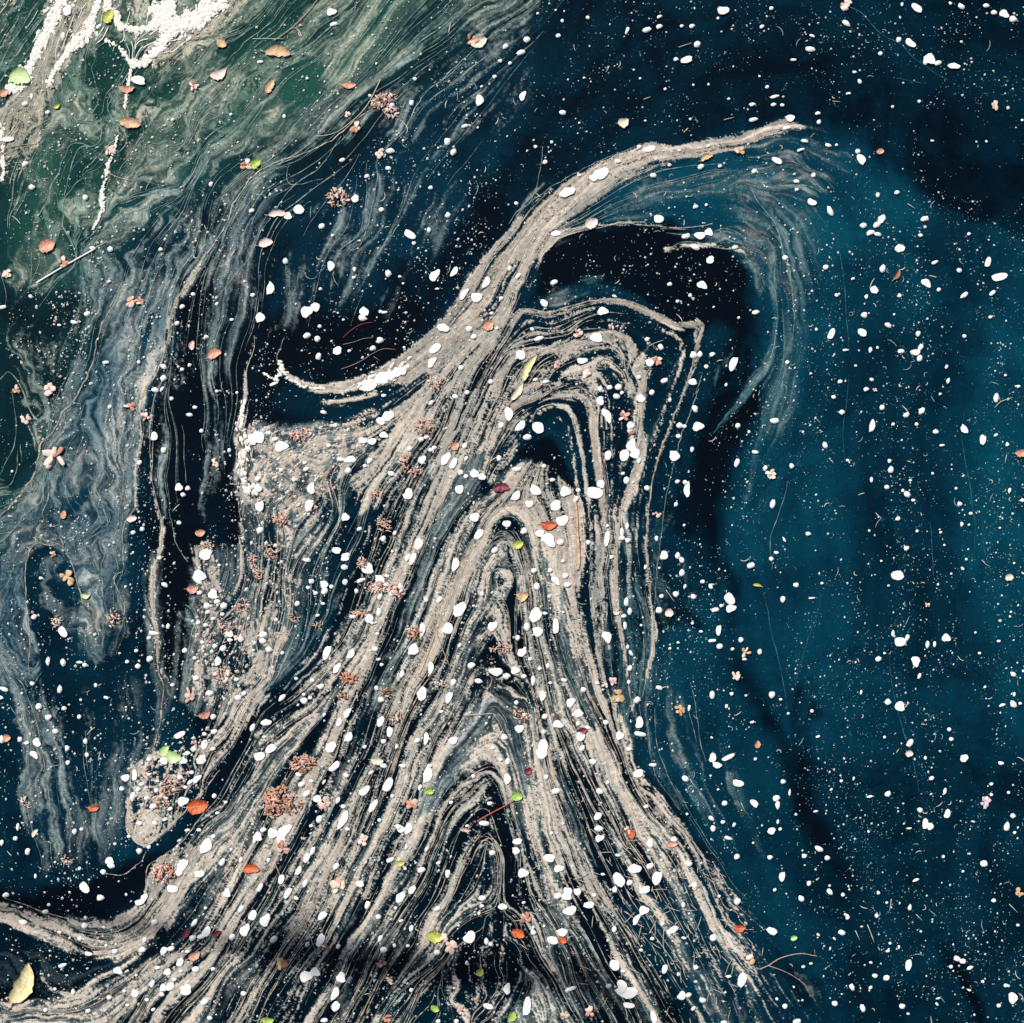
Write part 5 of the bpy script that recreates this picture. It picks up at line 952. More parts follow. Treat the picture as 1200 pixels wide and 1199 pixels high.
LEAVES = [
 ('fallen_leaf', 25, 1151, 50, 24, 68, m_yellow, 'big pale yellow leaf with a brown tip on black water, bottom left corner', 'leaf', 'the big pale yellow leaf', dict(ser=.10, tipmat=None)),
 ('fallen_leaf', 232, 944, 26, 17, 8, m_orange, 'bright orange-red leaf at the rim of the black channel, lower left', 'leaf', 'the bright orange-red leaf', dict(ser=.12)),
 ('fallen_leaf', 110, 946, 13, 8, 0, m_orange, 'small red leaf alone on the streaked blue water at lower left', 'leaf', 'the small red leaf', {}),
 ('fallen_leaf', 295, 1019, 19, 12, 2, m_orange, 'orange oval leaf on the striped fan below the rusty flower cluster', 'leaf', 'the orange oval leaf', {}),
 ('fallen_leaf', 56, 289, 20, 17, 25, m_salmon, 'squarish salmon leaf on green film near the left edge', 'leaf', 'the squarish salmon leaf', {}),
 ('fallen_leaf', 153, 145, 25, 13, -8, m_tanl, 'tan-orange leaf below the white foam at upper left', 'leaf', 'the tan-orange leaf', dict(tipmat=None)),
 ('fallen_leaf', 326, 63, 30, 14, -5, m_tanl, 'long blotchy tan leaf in the green film near the top edge', 'leaf', 'the long blotchy tan leaf', dict(ser=.08)),
 ('fallen_leaf', 317, 102, 17, 10, 62, m_tanl, 'small upright tan leaf below the long blotchy one', 'leaf', None, {}),
 ('fallen_leaf', 149, 103, 19, 9, 0, m_salmon, 'brownish salmon leaf just above the tan-orange leaf', 'leaf', 'the brownish salmon leaf', {}),
 ('fallen_leaf', 260, 51, 13, 11, -30, m_tanl, 'orange leaf scrap on the edge of the foam bank at the top', 'leaf', None, {}),
 ('fallen_leaf', 409, 100, 17, 8, 0, m_salmon, 'narrow salmon leaf on green water left of the red berry cluster', 'leaf', 'the narrow salmon leaf', {}),
 ('fallen_leaf', 6, 110, 11, 10, 40, m_salmon, 'rusty leaf scrap on the left edge beside the round green leaf', 'leaf', None, {}),
 ('fallen_leaf', 252, 416, 17, 13, 25, m_salmon, 'salmon leaf on dark water left of the crest arm', 'leaf', 'the salmon leaf on dark water', {}),
 ('fallen_leaf', 226, 405, 11, 7, 80, m_rosy, 'narrow pink petal-like leaf left of the salmon one', 'leaf', None, {}),
 ('fallen_leaf', 572, 381, 14, 12, 30, m_salmon, 'orange leaf lying on the widest part of the crest arm', 'leaf', 'the orange leaf on the crest arm', {}),
 ('fallen_leaf', 534, 523, 11, 10, 45, m_salmon, 'small orange leaf between stripes left of the dark mouth', 'leaf', 'the orange leaf by the mouth', {}),
 ('fallen_leaf', 588, 573, 19, 11, 8, m_maroon, 'dark magenta leaf on the left shoulder of the central peak', 'leaf', 'the dark magenta leaf', {}),
 ('fallen_leaf', 643, 614, 20, 10, 0, m_orange, 'orange-red leaf among the white petals inside the central peak', 'leaf', 'the orange-red leaf in the peak', {}),
 ('fallen_leaf', 612, 697, 14, 12, 0, m_tanl, 'pale orange round leaf low inside the central peak', 'leaf', None, {}),
 ('fallen_leaf', 621, 432, 34, 9, 62, m_yellow, 'long yellow-orange leaf slanting on the inner arch', 'leaf', 'the long yellow leaf', {}),
 ('fallen_leaf', 606, 458, 26, 8, 60, m_cream, 'long cream leaf end to end with the yellow-orange one', 'leaf', None, {}),
 ('fallen_leaf', 1196, 530, 15, 9, 10, m_salmon, 'salmon leaf tip at the right edge', 'leaf', 'the salmon leaf at the right edge', {}),
 ('fallen_leaf', 1031, 178, 9, 7, 10, m_salmon, 'tiny orange leaf right of the crest tip', 'leaf', 'the tiny orange leaf', {}),
 ('fallen_leaf', 887, 872, 9, 7, 80, m_salmon, 'small orange leaf on dark water right of the fan', 'leaf', None, {}),
 ('fallen_leaf', 828, 186, 15, 7, 25, m_tanl, 'small brown husk under the crest arm', 'husk', 'the brown husk', {}),
 ('fallen_leaf', 1050, 322, 14, 6, 60, m_brown, 'brown insect-like husk on teal water at upper right', 'husk', 'the insect-like husk', {}),
 ('fallen_leaf', 738, 977, 13, 10, -60, m_orange, 'red-orange leaf scrap on the right side of the fan', 'leaf', 'the red-orange scrap', {}),
 ('fallen_leaf', 788, 989, 12, 8, 10, m_salmon, 'salmon scrap under a white petal at the right rim of the fan', 'leaf', None, {}),
 ('fallen_leaf', 866, 1086, 15, 9, 0, m_orange, 'crinkled red-orange leaf at the ragged right edge of the fan', 'leaf', 'the crinkled red-orange leaf', dict(ser=.2)),
 ('fallen_leaf', 607, 1094, 16, 12, -20, m_orange, 'orange-red leaf half under a white petal near the bottom centre', 'leaf', 'the lowest orange-red leaf', {}),
 ('fallen_leaf', 659, 1101, 11, 9, -30, m_orange, 'orange leaf tucked beside two white petals below centre', 'leaf', None, {}),
 ('fallen_leaf', 619, 903, 10, 8, 30, m_maroon, 'small dark red petal above the lime green leaf', 'petal', None, {}),
 ('fallen_leaf', 683, 857, 11, 8, 30, m_maroon, 'crimson scrap between two white petals on the right stripes', 'petal', 'the crimson scrap', {}),
 ('fallen_leaf', 228, 1119, 15, 10, 30, m_salmon, 'salmon petal star on the lower left stripes', 'petal', None, {}),
 ('fallen_leaf', 217, 1093, 10, 8, 70, m_maroon, 'dark red scrap on stripes at the lower left', 'petal', 'the dark red scrap', {}),
 ('fallen_leaf', 255, 1094, 11, 6, 40, m_maroon, 'dark red scrap touching three white petals at lower left', 'petal', None, {}),
 ('fallen_leaf', 235, 624, 12, 9, 10, m_salmon, 'salmon scrap at the top of the band of white petals', 'petal', None, {}),
 ('fallen_leaf', 226, 689, 14, 10, 10, m_salmon, 'pale salmon petal on the left of the petal band', 'petal', None, {}),
 ('fallen_leaf', 240, 836, 15, 9, 20, m_rust, 'torn red scrap above the pointed debris pocket', 'petal', 'the torn red scrap', {}),
 ('fallen_leaf', 75, 603, 10, 8, 80, m_salmon, 'salmon scrap in the crinkled left film', 'petal', None, {}),
 ('fallen_leaf', 155, 608, 12, 8, 10, m_pinkp, 'pale salmon petal at the right edge of the crinkled left film', 'petal', None, {}),
 ('fallen_leaf', 8, 864, 11, 9, 0, m_salmon, 'salmon scrap on the left edge below the grey film', 'petal', None, {}),
 ('fallen_leaf', 442, 891, 15, 9, -5, m_cream, 'pale yellow oval petal on the fan stripes', 'petal', 'the pale yellow oval petal', {}),
 ('fallen_leaf', 561, 31 + 18, 20, 13, 15, m_cream, 'round cream petal above the pink blossom at the top centre', 'petal', 'the round cream petal', {}),
 ('fallen_leaf', 256, 86, 20, 12, 22, m_pinkp, 'pale peach petal on green water below the foam bank', 'petal', 'the pale peach petal', {}),
 ('fallen_leaf', 326, 252, 22, 8, 5, m_pinkp, 'long pink petal touching a white one, left of the round red cluster', 'petal', None, {}),
 ('fallen_leaf', 312, 286, 17, 11, 15, m_pinkp, 'peach petal on the pale strand left of centre', 'petal', None, {}),
 ('fallen_leaf', 693, 262, 16, 13, 30, m_pinkp, 'pinkish petal resting on the line under the crest arm', 'petal', 'the pinkish petal', {}),
 ('fallen_leaf', 784, 719, 10, 10, 0, m_pinkp, 'small round pink petal right of the thin twin lines', 'petal', 'the small round pink petal', {}),
 ('fallen_leaf', 722, 717, 8, 6, 0, m_pinkp, 'tiny pink petal on the double scum line', 'petal', None, {}),
 ('fallen_leaf', 1065, 883, 9, 8, 0, m_pinkp, 'tiny pink petal touching a white one on the right', 'petal', None, {}),
 ('fallen_leaf', 1182, 677, 10, 8, 10, m_cream, 'cream petal near the right edge', 'petal', 'the cream petal', {}),
 ('fallen_leaf', 42, 976, 11, 5, 55, m_cream, 'narrow cream leaf on streaked blue water near the left edge', 'leaf', None, {}),
 ('fallen_leaf', 545, 947 + 25, 12, 5, -10, m_rosy, 'rosy stem scrap at the end of the red twig', 'petal', None, {}),
 ('green_leaf', 24, 93, 25, 21, -10, m_pgreen, 'round pale green leaf lying on foam at the upper left edge', 'leaf', 'the round pale green leaf', {}),
 ('green_leaf', 300, 193, 14, 12, 40, m_green, 'bright green leaf beside a small peach blossom, upper left', 'leaf', 'the bright green leaf', {}),
 ('green_leaf', 204, 885, 20, 14, -20, m_pgreen, 'pale mint leaf above the pointed debris pocket', 'leaf', 'the pale mint leaf', dict(ser=.15)),
 ('green_leaf', 194, 880, 14, 11, 60, m_pgreen, 'smaller pale mint leaf overlapping the larger one', 'leaf', None, {}),
 ('green_leaf', 128, 20, 18, 13, 60, m_olive, 'yellow-green leaf in white foam at the top left', 'leaf', None, dict(ser=.2)),
 ('green_leaf', 606, 933, 13, 12, 0, m_green, 'lime green leaf on the seam below the central peak', 'leaf', 'the lime green leaf', {}),
 ('green_leaf', 503, 928, 11, 8, 0, m_green, 'small lime leaf in a black gap left of the seam', 'leaf', 'the small lime leaf', {}),
 ('green_leaf', 510, 1097, 19, 15, -10, m_olive, 'yellow-green leaf left of the pink blossom near the bottom', 'leaf', 'the yellow-green leaf', {}),
 ('green_leaf', 469, 1010, 11, 7, 0, m_olive, 'olive scrap on tan stripes at the lower middle', 'leaf', None, {}),
 ('green_leaf', 562, 1138, 10, 9, 45, m_olive, 'olive scrap in black water near the bottom centre', 'leaf', None, {}),
 ('green_leaf', 510, 1181, 11, 8, -30, m_green, 'small green leaf on the curled blue film at the bottom', 'leaf', None, {}),
 ('green_leaf', 314, 1194, 15, 9, 0, m_green, 'green leaf cut by the bottom edge, left of centre', 'leaf', 'the green leaf on the bottom edge', {}),
 ('green_leaf', 600, 1190, 12, 10, 70, m_green, 'bright green leaf on the bottom edge at centre', 'leaf', None, {}),
 ('green_leaf', 607, 638, 13, 10, 20, m_olive, 'yellow-green leaf inside the left side of the peak', 'leaf', 'the yellow-green peak leaf', dict(ser=.15)),
 ('green_leaf', 730, 143, 13, 12, 20, m_cream, 'round pale yellow leaf on dark water above the crest arm', 'leaf', 'the round pale yellow leaf', {}),
 ('green_leaf', 721, 818, 9, 7, -40, m_olive, 'bright yellow petal stuck on a tan blossom right of the fan', 'petal', None, {}),
 ('green_leaf', 930, 1099, 8, 6, 20, m_pgreen, 'tiny pale green scrap right of the fan', 'petal', None, {}),
 ('green_leaf', 887, 686, 10, 4, -10, m_olive, 'thin yellow-green scrap on dark water right of centre', 'leaf', None, {}),
 ('green_leaf', 101, 697, 11, 6, 0, m_pgreen, 'pale green petal on the edge of the dark left bay', 'petal', 'the pale green petal', {}),
 ('green_leaf', 67, 125, 8, 5, 30, m_olive, 'small green scrap beside the tan beach, upper left', 'leaf', None, {}),
]
for i, (nm, x, y, Lg, Wd, an, mt, lab, cat, sh, kw) in enumerate(LEAVES):
    leaf(nm if cat != 'petal' else 'coloured_petal', x, y, Lg, Wd, an, mt, lab, cat, short=sh, z=FZ + .0012 + i * 2e-5, **kw)
# brown decayed end of the big yellow leaf is a scrap of its own
leaf('fallen_leaf', 14, 1172, 12, 8, 60, m_salmon, 'brown curled scrap at the foot of the big pale yellow leaf', 'leaf')

# blossoms with separate petals round a centre
def lump(r, seed, squash=.6):
    rr = random.Random(seed); V = [(0, 0, r * squash)]; F = []
    for k, (s, z) in enumerate(((.6, .75), (1, .2), (.8, -.2))):
        for i in range(7):
            a = i / 7 * 6.283 + k * .3; q = r * s * rr.uniform(.8, 1.2); V.append((math.cos(a) * q, math.sin(a) * q, z * r * squash))
    for i in range(7):
        j = (i + 1) % 7; F.append((0, 1 + i, 1 + j))
        for k in range(2): F.append((1 + k * 7 + i, 8 + k * 7 + i, 8 + k * 7 + j, 1 + k * 7 + j))
    return V, F
def lump_mesh(name, mat, seed):
    V, F = lump(1, seed); me = bpy.data.meshes.new(name); me.from_pydata(V, [], F); me.materials.append(mat)
    me.polygons.foreach_set('use_smooth', [True] * len(me.polygons)); return me
def child(name, me, parent, loc, rz, sc):
    o = bpy.data.objects.new(name, me); COL.objects.link(o); o.parent = parent
    o.location = loc; o.rotation_euler = (R.uniform(-.3, .3), R.uniform(-.3, .3), rz); o.scale = sc; return o
BPM = {id(m): [petal_mesh(1, 70 + i, m) for i in range(3)] for m in (m_pinkp, m_cream, m_salmon, m_tanl, m_lilac, m_rosy, m_rust, m_orange, m_brown)}
def blossom(x, y, size, mat, label, cat='blossom', n=5, centre=m_tanl, short=None, group=None):
    e = empty('blossom', x, y, FZ + .001, R.random() * 6); s = size * U
    for i in range(n):
        a = i / n * 6.283 + R.uniform(-.5, .5); rr = s * R.uniform(.12, .34)
        mm = R.choice([mat, mat, mat, m_pinkp, mat, centre if id(centre) in BPM else mat])
        o = child('petal', R.choice(BPM[id(mm)]), e, (math.cos(a) * rr, math.sin(a) * rr, .0006 + i * .0005), a + math.pi + R.uniform(-.7, .7), (s * R.uniform(.3, .62), s * R.uniform(.2, .46), s * .34))
        o.rotation_euler[0] = R.uniform(-.45, .45)
    child('centre', lump_mesh('centre', centre, n), e, (0, 0, .002), 0, (s * .10,) * 3)
    tag(e, label, cat, group)
    if short: MARK.append((x, y, short))
BL = [
 (65, 534, 31, m_pinkp, 'large pinkish-white blossom on the crinkled grey film at left', 6, m_rust, 'the large pinkish blossom'),
 (129, 177, 15, m_pinkp, 'pinkish blossom on the pale line under the tan-orange leaf', 5, m_rust, None),
 (227, 102, 15, m_pinkp, 'small pink blossom on the green film left of the long tan leaf', 5, m_rust, 'the small pink blossom'),
 (289, 193, 17, m_salmon, 'peach blossom touching the bright green leaf', 5, m_rust, None),
 (60, 102, 9, m_rosy, 'tiny purplish blossom at the edge of the tan beach', 4, m_maroon, None),
 (553, 48, 17, m_salmon, 'pink-tan blossom against the round cream petal at the top', 5, m_rust, None),
 (445, 180, 13, m_pinkp, 'small pink blossom beside a white petal on the pale strand', 5, m_rust, 'the small strand blossom'),
 (418, 150, 15, m_pinkp, 'peach blossom just below the red berry cluster', 5, m_salmon, None),
 (408, 134, 11, m_pinkp, 'dusty pink blossom left of the red berry cluster', 4, m_salmon, None),
 (80, 677, 22, m_tanl, 'tan blossom with a greenish rim in the dark left bay', 5, m_olive, 'the tan blossom'),
 (63, 649, 10, m_pinkp, 'small pinkish-white blossom at the top of the dark left bay', 4, m_salmon, None),
 (75, 308, 14, m_salmon, 'peach blossom just above the white straw', 5, m_rust, None),
 (10, 322, 14, m_pinkp, 'pink blossom on the left edge by the white straw', 5, m_rust, None),
 (59, 457, 16, m_pinkp, 'starry pale pink blossom with narrow petals near the left edge', 6, m_rust, 'the starry pink blossom'),
 (21, 457, 12, m_salmon, 'pink blossom on the hooked film line at the left edge', 5, m_rust, None),
 (31, 492, 15, m_pinkp, 'pink blossom on the crook of the film line near the left edge', 5, m_rust, None),
 (155, 354, 17, m_pinkp, 'rosy-white blossom with a tan fringe above the crinkled film', 5, m_salmon, 'the rosy-white blossom'),
 (165, 354, 12, m_salmon, 'tan fringe blossom touching the rosy-white one', 5, m_rust, None),
 (154, 476, 15, m_salmon, 'flat salmon blossom on the pale edge of the crinkled film', 4, m_rust, None),
 (171, 489, 11, m_pinkp, 'small peach blossom between pale lines at left', 4, m_salmon, None),
 (252, 543, 13, m_pinkp, 'pale three-lobed blossom on the black channel', 3, m_salmon, 'the three-lobed blossom'),
 (731, 488, 15, m_salmon, 'orange blossom above a white petal right of the arches', 5, m_rust, 'the orange blossom by the arches'),
 (677, 390, 15, m_rosy, 'dusty pink blossom between the two arches', 5, m_maroon, None),
 (653, 427, 12, m_rosy, 'rosy blossom under the dark arch line', 5, m_maroon, None),
 (687, 438, 12, m_pinkp, 'small pinkish blossom on the inner right arch', 5, m_salmon, None),
 (770, 423, 14, m_salmon, 'salmon blossom where the inner arch line turns down', 5, m_rust, 'the salmon arch-corner blossom'),
 (716, 382, 10, m_pinkp, 'tiny pale blossom under the outermost arch', 4, m_salmon, None),
 (739, 506, 10, m_rust, 'red-brown blossom between white petals right of the arches', 4, m_maroon, None),
 (724, 816, 18, m_tanl, 'tan blossom right of the fan at mid height', 5, m_olive, None),
 (719, 799, 12, m_pinkp, 'pink blossom uppermost in the cluster right of the fan', 5, m_salmon, 'the pink fanside blossom'),
 (709, 803, 9, m_pinkp, 'small pink bud blossom, left of the cluster right of the fan', 4, m_salmon, None),
 (868, 177, 15, m_tanl, 'star-shaped tan blossom under the crest arm near its tip', 6, m_salmon, 'the tan star blossom'),
 (797, 831, 14, m_tanl, 'tan star blossom on dark water right of the fan', 6, m_salmon, 'the lower tan star blossom'),
 (863, 792, 13, m_pinkp, 'ragged pale blossom on dark water far right of the fan', 6, m_tanl, None),
 (873, 765, 12, m_pinkp, 'small ragged blossom above the other ragged one', 5, m_tanl, None),
 (1154, 940, 16, m_lilac, 'pale lilac blossom on dark teal water at right', 6, m_lilac, 'the pale lilac blossom'),
 (1165, 124, 14, m_rosy, 'dusty pink four-armed flower on dark water at upper right', 4, m_maroon, 'the four-armed pink flower'),
 (1193, 1046, 13, m_tanl, 'narrow-petalled tan flower at the right edge, low down', 4, m_brown, None),
 (992, 4, 16, m_pinkp, 'peach and white flower on the top edge right of centre', 5, m_salmon, None),
 (1100, 444, 3, m_cream, 'minute cream flower at the top of the right water', 3, m_cream, None),
 (482, 942, 16, m_salmon, 'peach blossom with a trailing stem on the fan stripes', 5, m_rust, 'the peach blossom with a stem'),
 (396, 1037, 22, m_cream, 'cream and tan blossom low on the fan, left of centre', 6, m_salmon, 'the cream and tan blossom'),
 (425, 985, 16, m_pinkp, 'dusty pink blossom on stripes between two black gaps', 5, m_maroon, None),
 (332, 993, 20, m_rosy, 'rosy blossom below the long white petals, left fan', 6, m_rust, 'the rosy blossom'),
 (382, 941, 17, m_rosy, 'brownish pink blossom right of the rusty cluster', 6, m_rust, None),
 (530, 1107, 19, m_rosy, 'dark rosy blossom right of the yellow-green leaf', 6, m_maroon, 'the dark rosy blossom'),
 (521, 1098, 13, m_pinkp, 'light pink blossom between the yellow-green leaf and a white petal', 5, m_rust, None),
 (542, 1184, 13, m_rosy, 'dark pink blossom on black water near the bottom', 5, m_maroon, None),
 (452, 1193, 14, m_rust, 'dull red blossom on the bottom edge', 5, m_maroon, None),
 (223, 815, 18, m_rosy, 'rosy torn blossom left of the petal raft', 5, m_rust, 'the rosy torn blossom'),
 (280, 747, 14, m_pinkp, 'pink blossom among white petals in the debris', 5, m_rust, None),
 (1025, 457, 6, m_lilac, 'tiny lilac flower in the middle of the right water', 4, m_lilac, None),
 (1086, 709, 7, m_pinkp, 'tiny pink flower on dark teal water at right', 4, m_salmon, None),
 (770, 603, 12, m_rosy, 'pink blossom at the top of the thin line right of the arches', 4, m_maroon, None),
 (903, 556, 13, m_cream, 'cream ragged flower on the left edge of the right water', 5, m_tanl, None),
 (880, 1122, 14, m_tanl, 'tan ragged flower at the root of the pale forked twig', 5, m_salmon, 'the tan twig-root flower'),
 (813, 1037, 12, m_tanl, 'small tan flower under a white petal at the right of the fan', 5, m_brown, None),
 (1182, 676, 3, m_tanl, 'minute tan flower resting against the cream petal', 3, m_tanl, None),
 (840, 1181, 5, m_rosy, 'tiny rosy flower on dark water at the bottom right', 4, m_maroon, None),
 (330, 1129, 18, m_tanl, 'tan and brown blossom on the dark patch near the bottom left', 5, m_brown, None),
 (382, 1110, 10, m_brown, 'brown flower scrap on the dark patch', 4, m_brown, None),
 (448, 1128, 14, m_tanl, 'tan flower scrap at the end of a stripe near the bottom', 5, m_brown, None),
 (457, 1148, 12, m_tanl, 'olive tan flower scrap in black water near the bottom', 5, m_olive, None),
 (690, 1185, 14, m_salmon, 'reddish flower scrap near the bottom, right of centre', 4, m_rust, None),
 (662, 1190, 12, m_tanl, 'tan flower scrap on the bottom edge right of centre', 4, m_brown, None),
 (616, 1075, 14, m_rosy, 'rosy blossom above the orange-red leaf near the bottom', 5, m_rust, None),
 (735, 972, 11, m_pinkp, 'pink petals above the red-orange scrap', 3, m_rust, None),
]
for (x, y, s, m, lab, n, c, sh) in BL:
    if s <= 3: continue
    blossom(x, y, s, m, lab, 'blossom', n, c, sh)

# granular flower clusters: many florets on a stem
FL = {id(m): [lump_mesh('floret', m, 90 + i) for i in range(3)] for m in (m_rosy, m_rust, m_pinkp, m_salmon, m_brown, m_tanl)}
def cluster(x, y, rx, ry, ang, n, mats, label, short=None, fs=2.1, cat='flower cluster'):
    e = empty('flower_cluster', x, y, FZ + .0005, math.radians(ang))
    ln = rx * U
    tube_obj('stem', [(-ln * .9, 0, 0), (-ln * .3, .05 * ln, .001), (ln * .3, -.04 * ln, .001), (ln * .85, .03 * ln, 0)], .0016, .0008, m_twig, e, 5)
    for i in range(n):
        a = R.random() * 6.283; q = math.sqrt(R.random()); hh = (1 - q * q) * min(rx, ry) * U * .45
        child('floret', R.choice(FL[id(R.choice(mats))]), e, (math.cos(a) * q * rx * U, math.sin(a) * q * ry * U, .001 + hh), R.random() * 6, (fs * U * R.uniform(.5, 2.0), fs * U * R.uniform(.3, .8), fs * U * R.uniform(.5, 1.0)))
    st = Rib()
    for i in range(n * 2 // 3):
        a = R.random() * 6.283; q = R.uniform(.3, .95); px, py = math.cos(a) * q * rx, math.sin(a) * q * ry; b = a + R.uniform(-.9, .9); l = R.uniform(2, 5.5)
        pts = [(px, py), (px + math.cos(b) * l * .5, py + math.sin(b) * l * .5), (px + math.cos(b + .3) * l, py + math.sin(b + .3) * l)]
        st.add([(p[0] + CX, CY - p[1]) for p in pts], [.8, .6, .3], z0=.0025, h=.001)
    o = st.build('stamens', R.choice((m_rosy, m_straw))); o.parent = e; o['kind'] = 'stuff'
    tag(e, label, cat)
    if short: MARK.append((x, y, short))
CL = [
 (396, 232, 12, 11, 0, 42, [m_rosy, m_rosy, m_pinkp, m_rust], 'round pinkish-red flower cluster on dark blue water, upper left of centre', 'the round pinkish-red cluster', 2.2),
 (450, 119, 15, 9, 15, 55, [m_rosy, m_rust, m_pinkp], 'oval red cluster of tiny berries held in the pale strand near the top', 'the oval red berry cluster', 1.8),
 (458, 132, 8, 6, 0, 20, [m_pinkp, m_rosy], 'small purple-pink cluster hanging under the oval berry cluster', None, 1.8),
 (324, 938, 20, 14, 62, 95, [m_rust, m_rosy, m_rust, m_salmon], 'large rusty red flower cluster on the left flank of the fan', 'the large rusty cluster', 2.4),
 (343, 942, 12, 11, 0, 35, [m_brown, m_salmon, m_rosy], 'brown edge cluster against the large rusty one', None, 2.0),
 (356, 894, 15, 9, 20, 55, [m_rust, m_rosy, m_salmon], 'second rusty red cluster just above the large one', 'the second rusty cluster', 2.1),
 (192, 1022, 15, 12, 10, 70, [m_rust, m_rosy, m_pinkp, m_salmon], 'reddish flower cluster on the pale bend at the lower left', 'the reddish cluster on the bend', 1.9),
 (446, 689, 12, 8, 5, 38, [m_rosy, m_salmon, m_pinkp], 'salmon flower cluster crossing the stripes left of the peak', 'the salmon cluster across stripes', 1.9),
 (465, 692, 11, 9, -10, 34, [m_rosy, m_pinkp, m_salmon], 'pale pink cluster joined to the right of the salmon one', None, 1.9),
 (424, 660, 7, 6, 0, 18, [m_rosy, m_salmon], 'small salmon cluster left of a big white petal on the stripes', None, 1.8),
 (421, 720, 11, 4, 5, 22, [m_rosy, m_salmon], 'narrow row of salmon florets on the stripes', 'the narrow row of florets', 1.7),
 (485, 742, 8, 10, 60, 32, [m_rosy, m_brown, m_rust], 'dark pink and brown cluster on the edge of the black channel', 'the dark pink cluster', 1.9),
 (409, 795, 11, 7, 0, 36, [m_rust, m_salmon], 'rusty cluster on a tan stripe at mid height', 'the rusty mid-stripe cluster', 1.9),
 (402, 816, 6, 5, 0, 14, [m_salmon, m_brown], 'small brown cluster below the rusty one', None, 1.7),
 (452, 812, 7, 6, 0, 18, [m_rosy, m_brown], 'small dull pink cluster in the dark stripe', None, 1.6),
 (465, 841, 7, 6, 0, 18, [m_rosy, m_rust, m_pinkp], 'small red-pink cluster on pale stripes', None, 1.7),
 (352, 509, 13, 6, 10, 34, [m_pinkp, m_rosy, m_salmon], 'pink cluster on the top rim of the debris raft', 'the pink cluster on the raft rim', 1.8),
 (497, 500, 11, 11, 0, 36, [m_rosy, m_salmon, m_rust, m_pinkp], 'loose red and pink cluster in the stripes below the crest arm', 'the loose red and pink cluster', 1.6),
 (474, 541, 6, 12, 0, 26, [m_rosy, m_salmon], 'upright string of small salmon florets right of the raft', None, 1.5),
 (487, 553, 8, 6, 20, 18, [m_salmon, m_rosy], 'pale orange cluster beside the string of salmon florets', None, 1.6),
 (442, 580, 7, 5, 0, 14, [m_rust, m_rosy], 'small rusty cluster on the dark stripe right of the raft', None, 1.5),
 (510, 450, 10, 7, 0, 22, [m_salmon, m_pinkp], 'pale tan cluster under the crest arm', None, 1.5),
 (450, 615, 8, 9, 0, 24, [m_salmon, m_rosy], 'salmon cluster at the head of the long stripes', None, 1.5),
 (304, 672, 5, 6, 0, 14, [m_rosy, m_salmon], 'small pink cluster on the brownish film', None, 1.6),
 (328, 608, 10, 8, 0, 26, [m_pinkp, m_salmon], 'pale peach cluster at the foot of the raft', None, 1.6),
 (318, 646, 8, 8, 0, 20, [m_salmon, m_pinkp], 'loose peach cluster below the raft', None, 1.5),
 (372, 733, 8, 4, 0, 12, [m_rosy, m_brown], 'faint dotted pink cluster in the blue pocket', None, 1.2),
 (345, 723, 8, 5, 0, 14, [m_rosy, m_brown], 'faint brown cluster in the blue pocket', None, 1.2),
 (588, 760, 14, 5, 5, 26, [m_rosy, m_salmon, m_pinkp], 'row of faded red florets across the inside of the peak', 'the row of faded florets', 1.4),
 (516, 800, 7, 6, 0, 16, [m_rosy, m_pinkp], 'faded pink cluster left inside the peak', None, 1.5),
 (610, 838, 10, 6, -20, 22, [m_rust, m_salmon, m_pinkp], 'rusty florets on the right side of the seam', None, 1.6),
 (520, 642, 2, 2, 0, 3, [m_salmon], 'minute salmon florets on the long stripe', None, 1.2),
 (200, 920, 13, 11, 20, 46, [m_salmon, m_rosy, m_rust, m_pinkp], 'loose reddish cluster inside the pointed debris pocket', 'the loose cluster in the pocket', 1.6),
 (190, 940, 10, 6, 0, 26, [m_brown, m_rosy], 'brown florets in the lower half of the debris pocket', None, 1.5),
 (262, 790, 13, 10, 0, 34, [m_rosy, m_salmon], 'pink florets strewn among white petals in the lower raft', None, 1.5),
 (285, 710, 8, 9, 0, 24, [m_rosy, m_salmon], 'brown-pink ring of florets right of the petal band', None, 1.4),
 (242, 640, 9, 6, 0, 18, [m_pinkp, m_salmon], 'peach florets beside a round white petal, top of the petal band', None, 1.5),
 (297, 655, 5, 9, 0, 18, [m_rosy, m_salmon], 'upright string of pink florets by the brownish film edge', None, 1.4),
 (265, 735, 10, 6, 0, 22, [m_salmon, m_pinkp], 'tan florets in the middle of the petal band', None, 1.4),
 (133, 725, 8, 10, 0, 22, [m_pinkp, m_salmon], 'pale pink cluster where three film lines meet', 'the pale pink junction cluster', 1.5),
 (66, 728, 5, 8, 0, 14, [m_pinkp, m_salmon], 'pale string of florets in the dark left bay', None, 1.5),
 (30, 940, 5, 7, 0, 12, [m_pinkp, m_salmon], 'faint pinkish cluster on streaked water near the left edge', None, 1.5),
 (78, 1008, 6, 5, 0, 12, [m_pinkp, m_rosy], 'small pink cluster low on the streaked blue water', None, 1.6),
]
for (x, y, rx, ry, an, n, ms, lab, sh, fs) in CL:
    if n < 5: continue
    cluster(x, y, rx, ry, an, n, ms, lab, sh, fs)

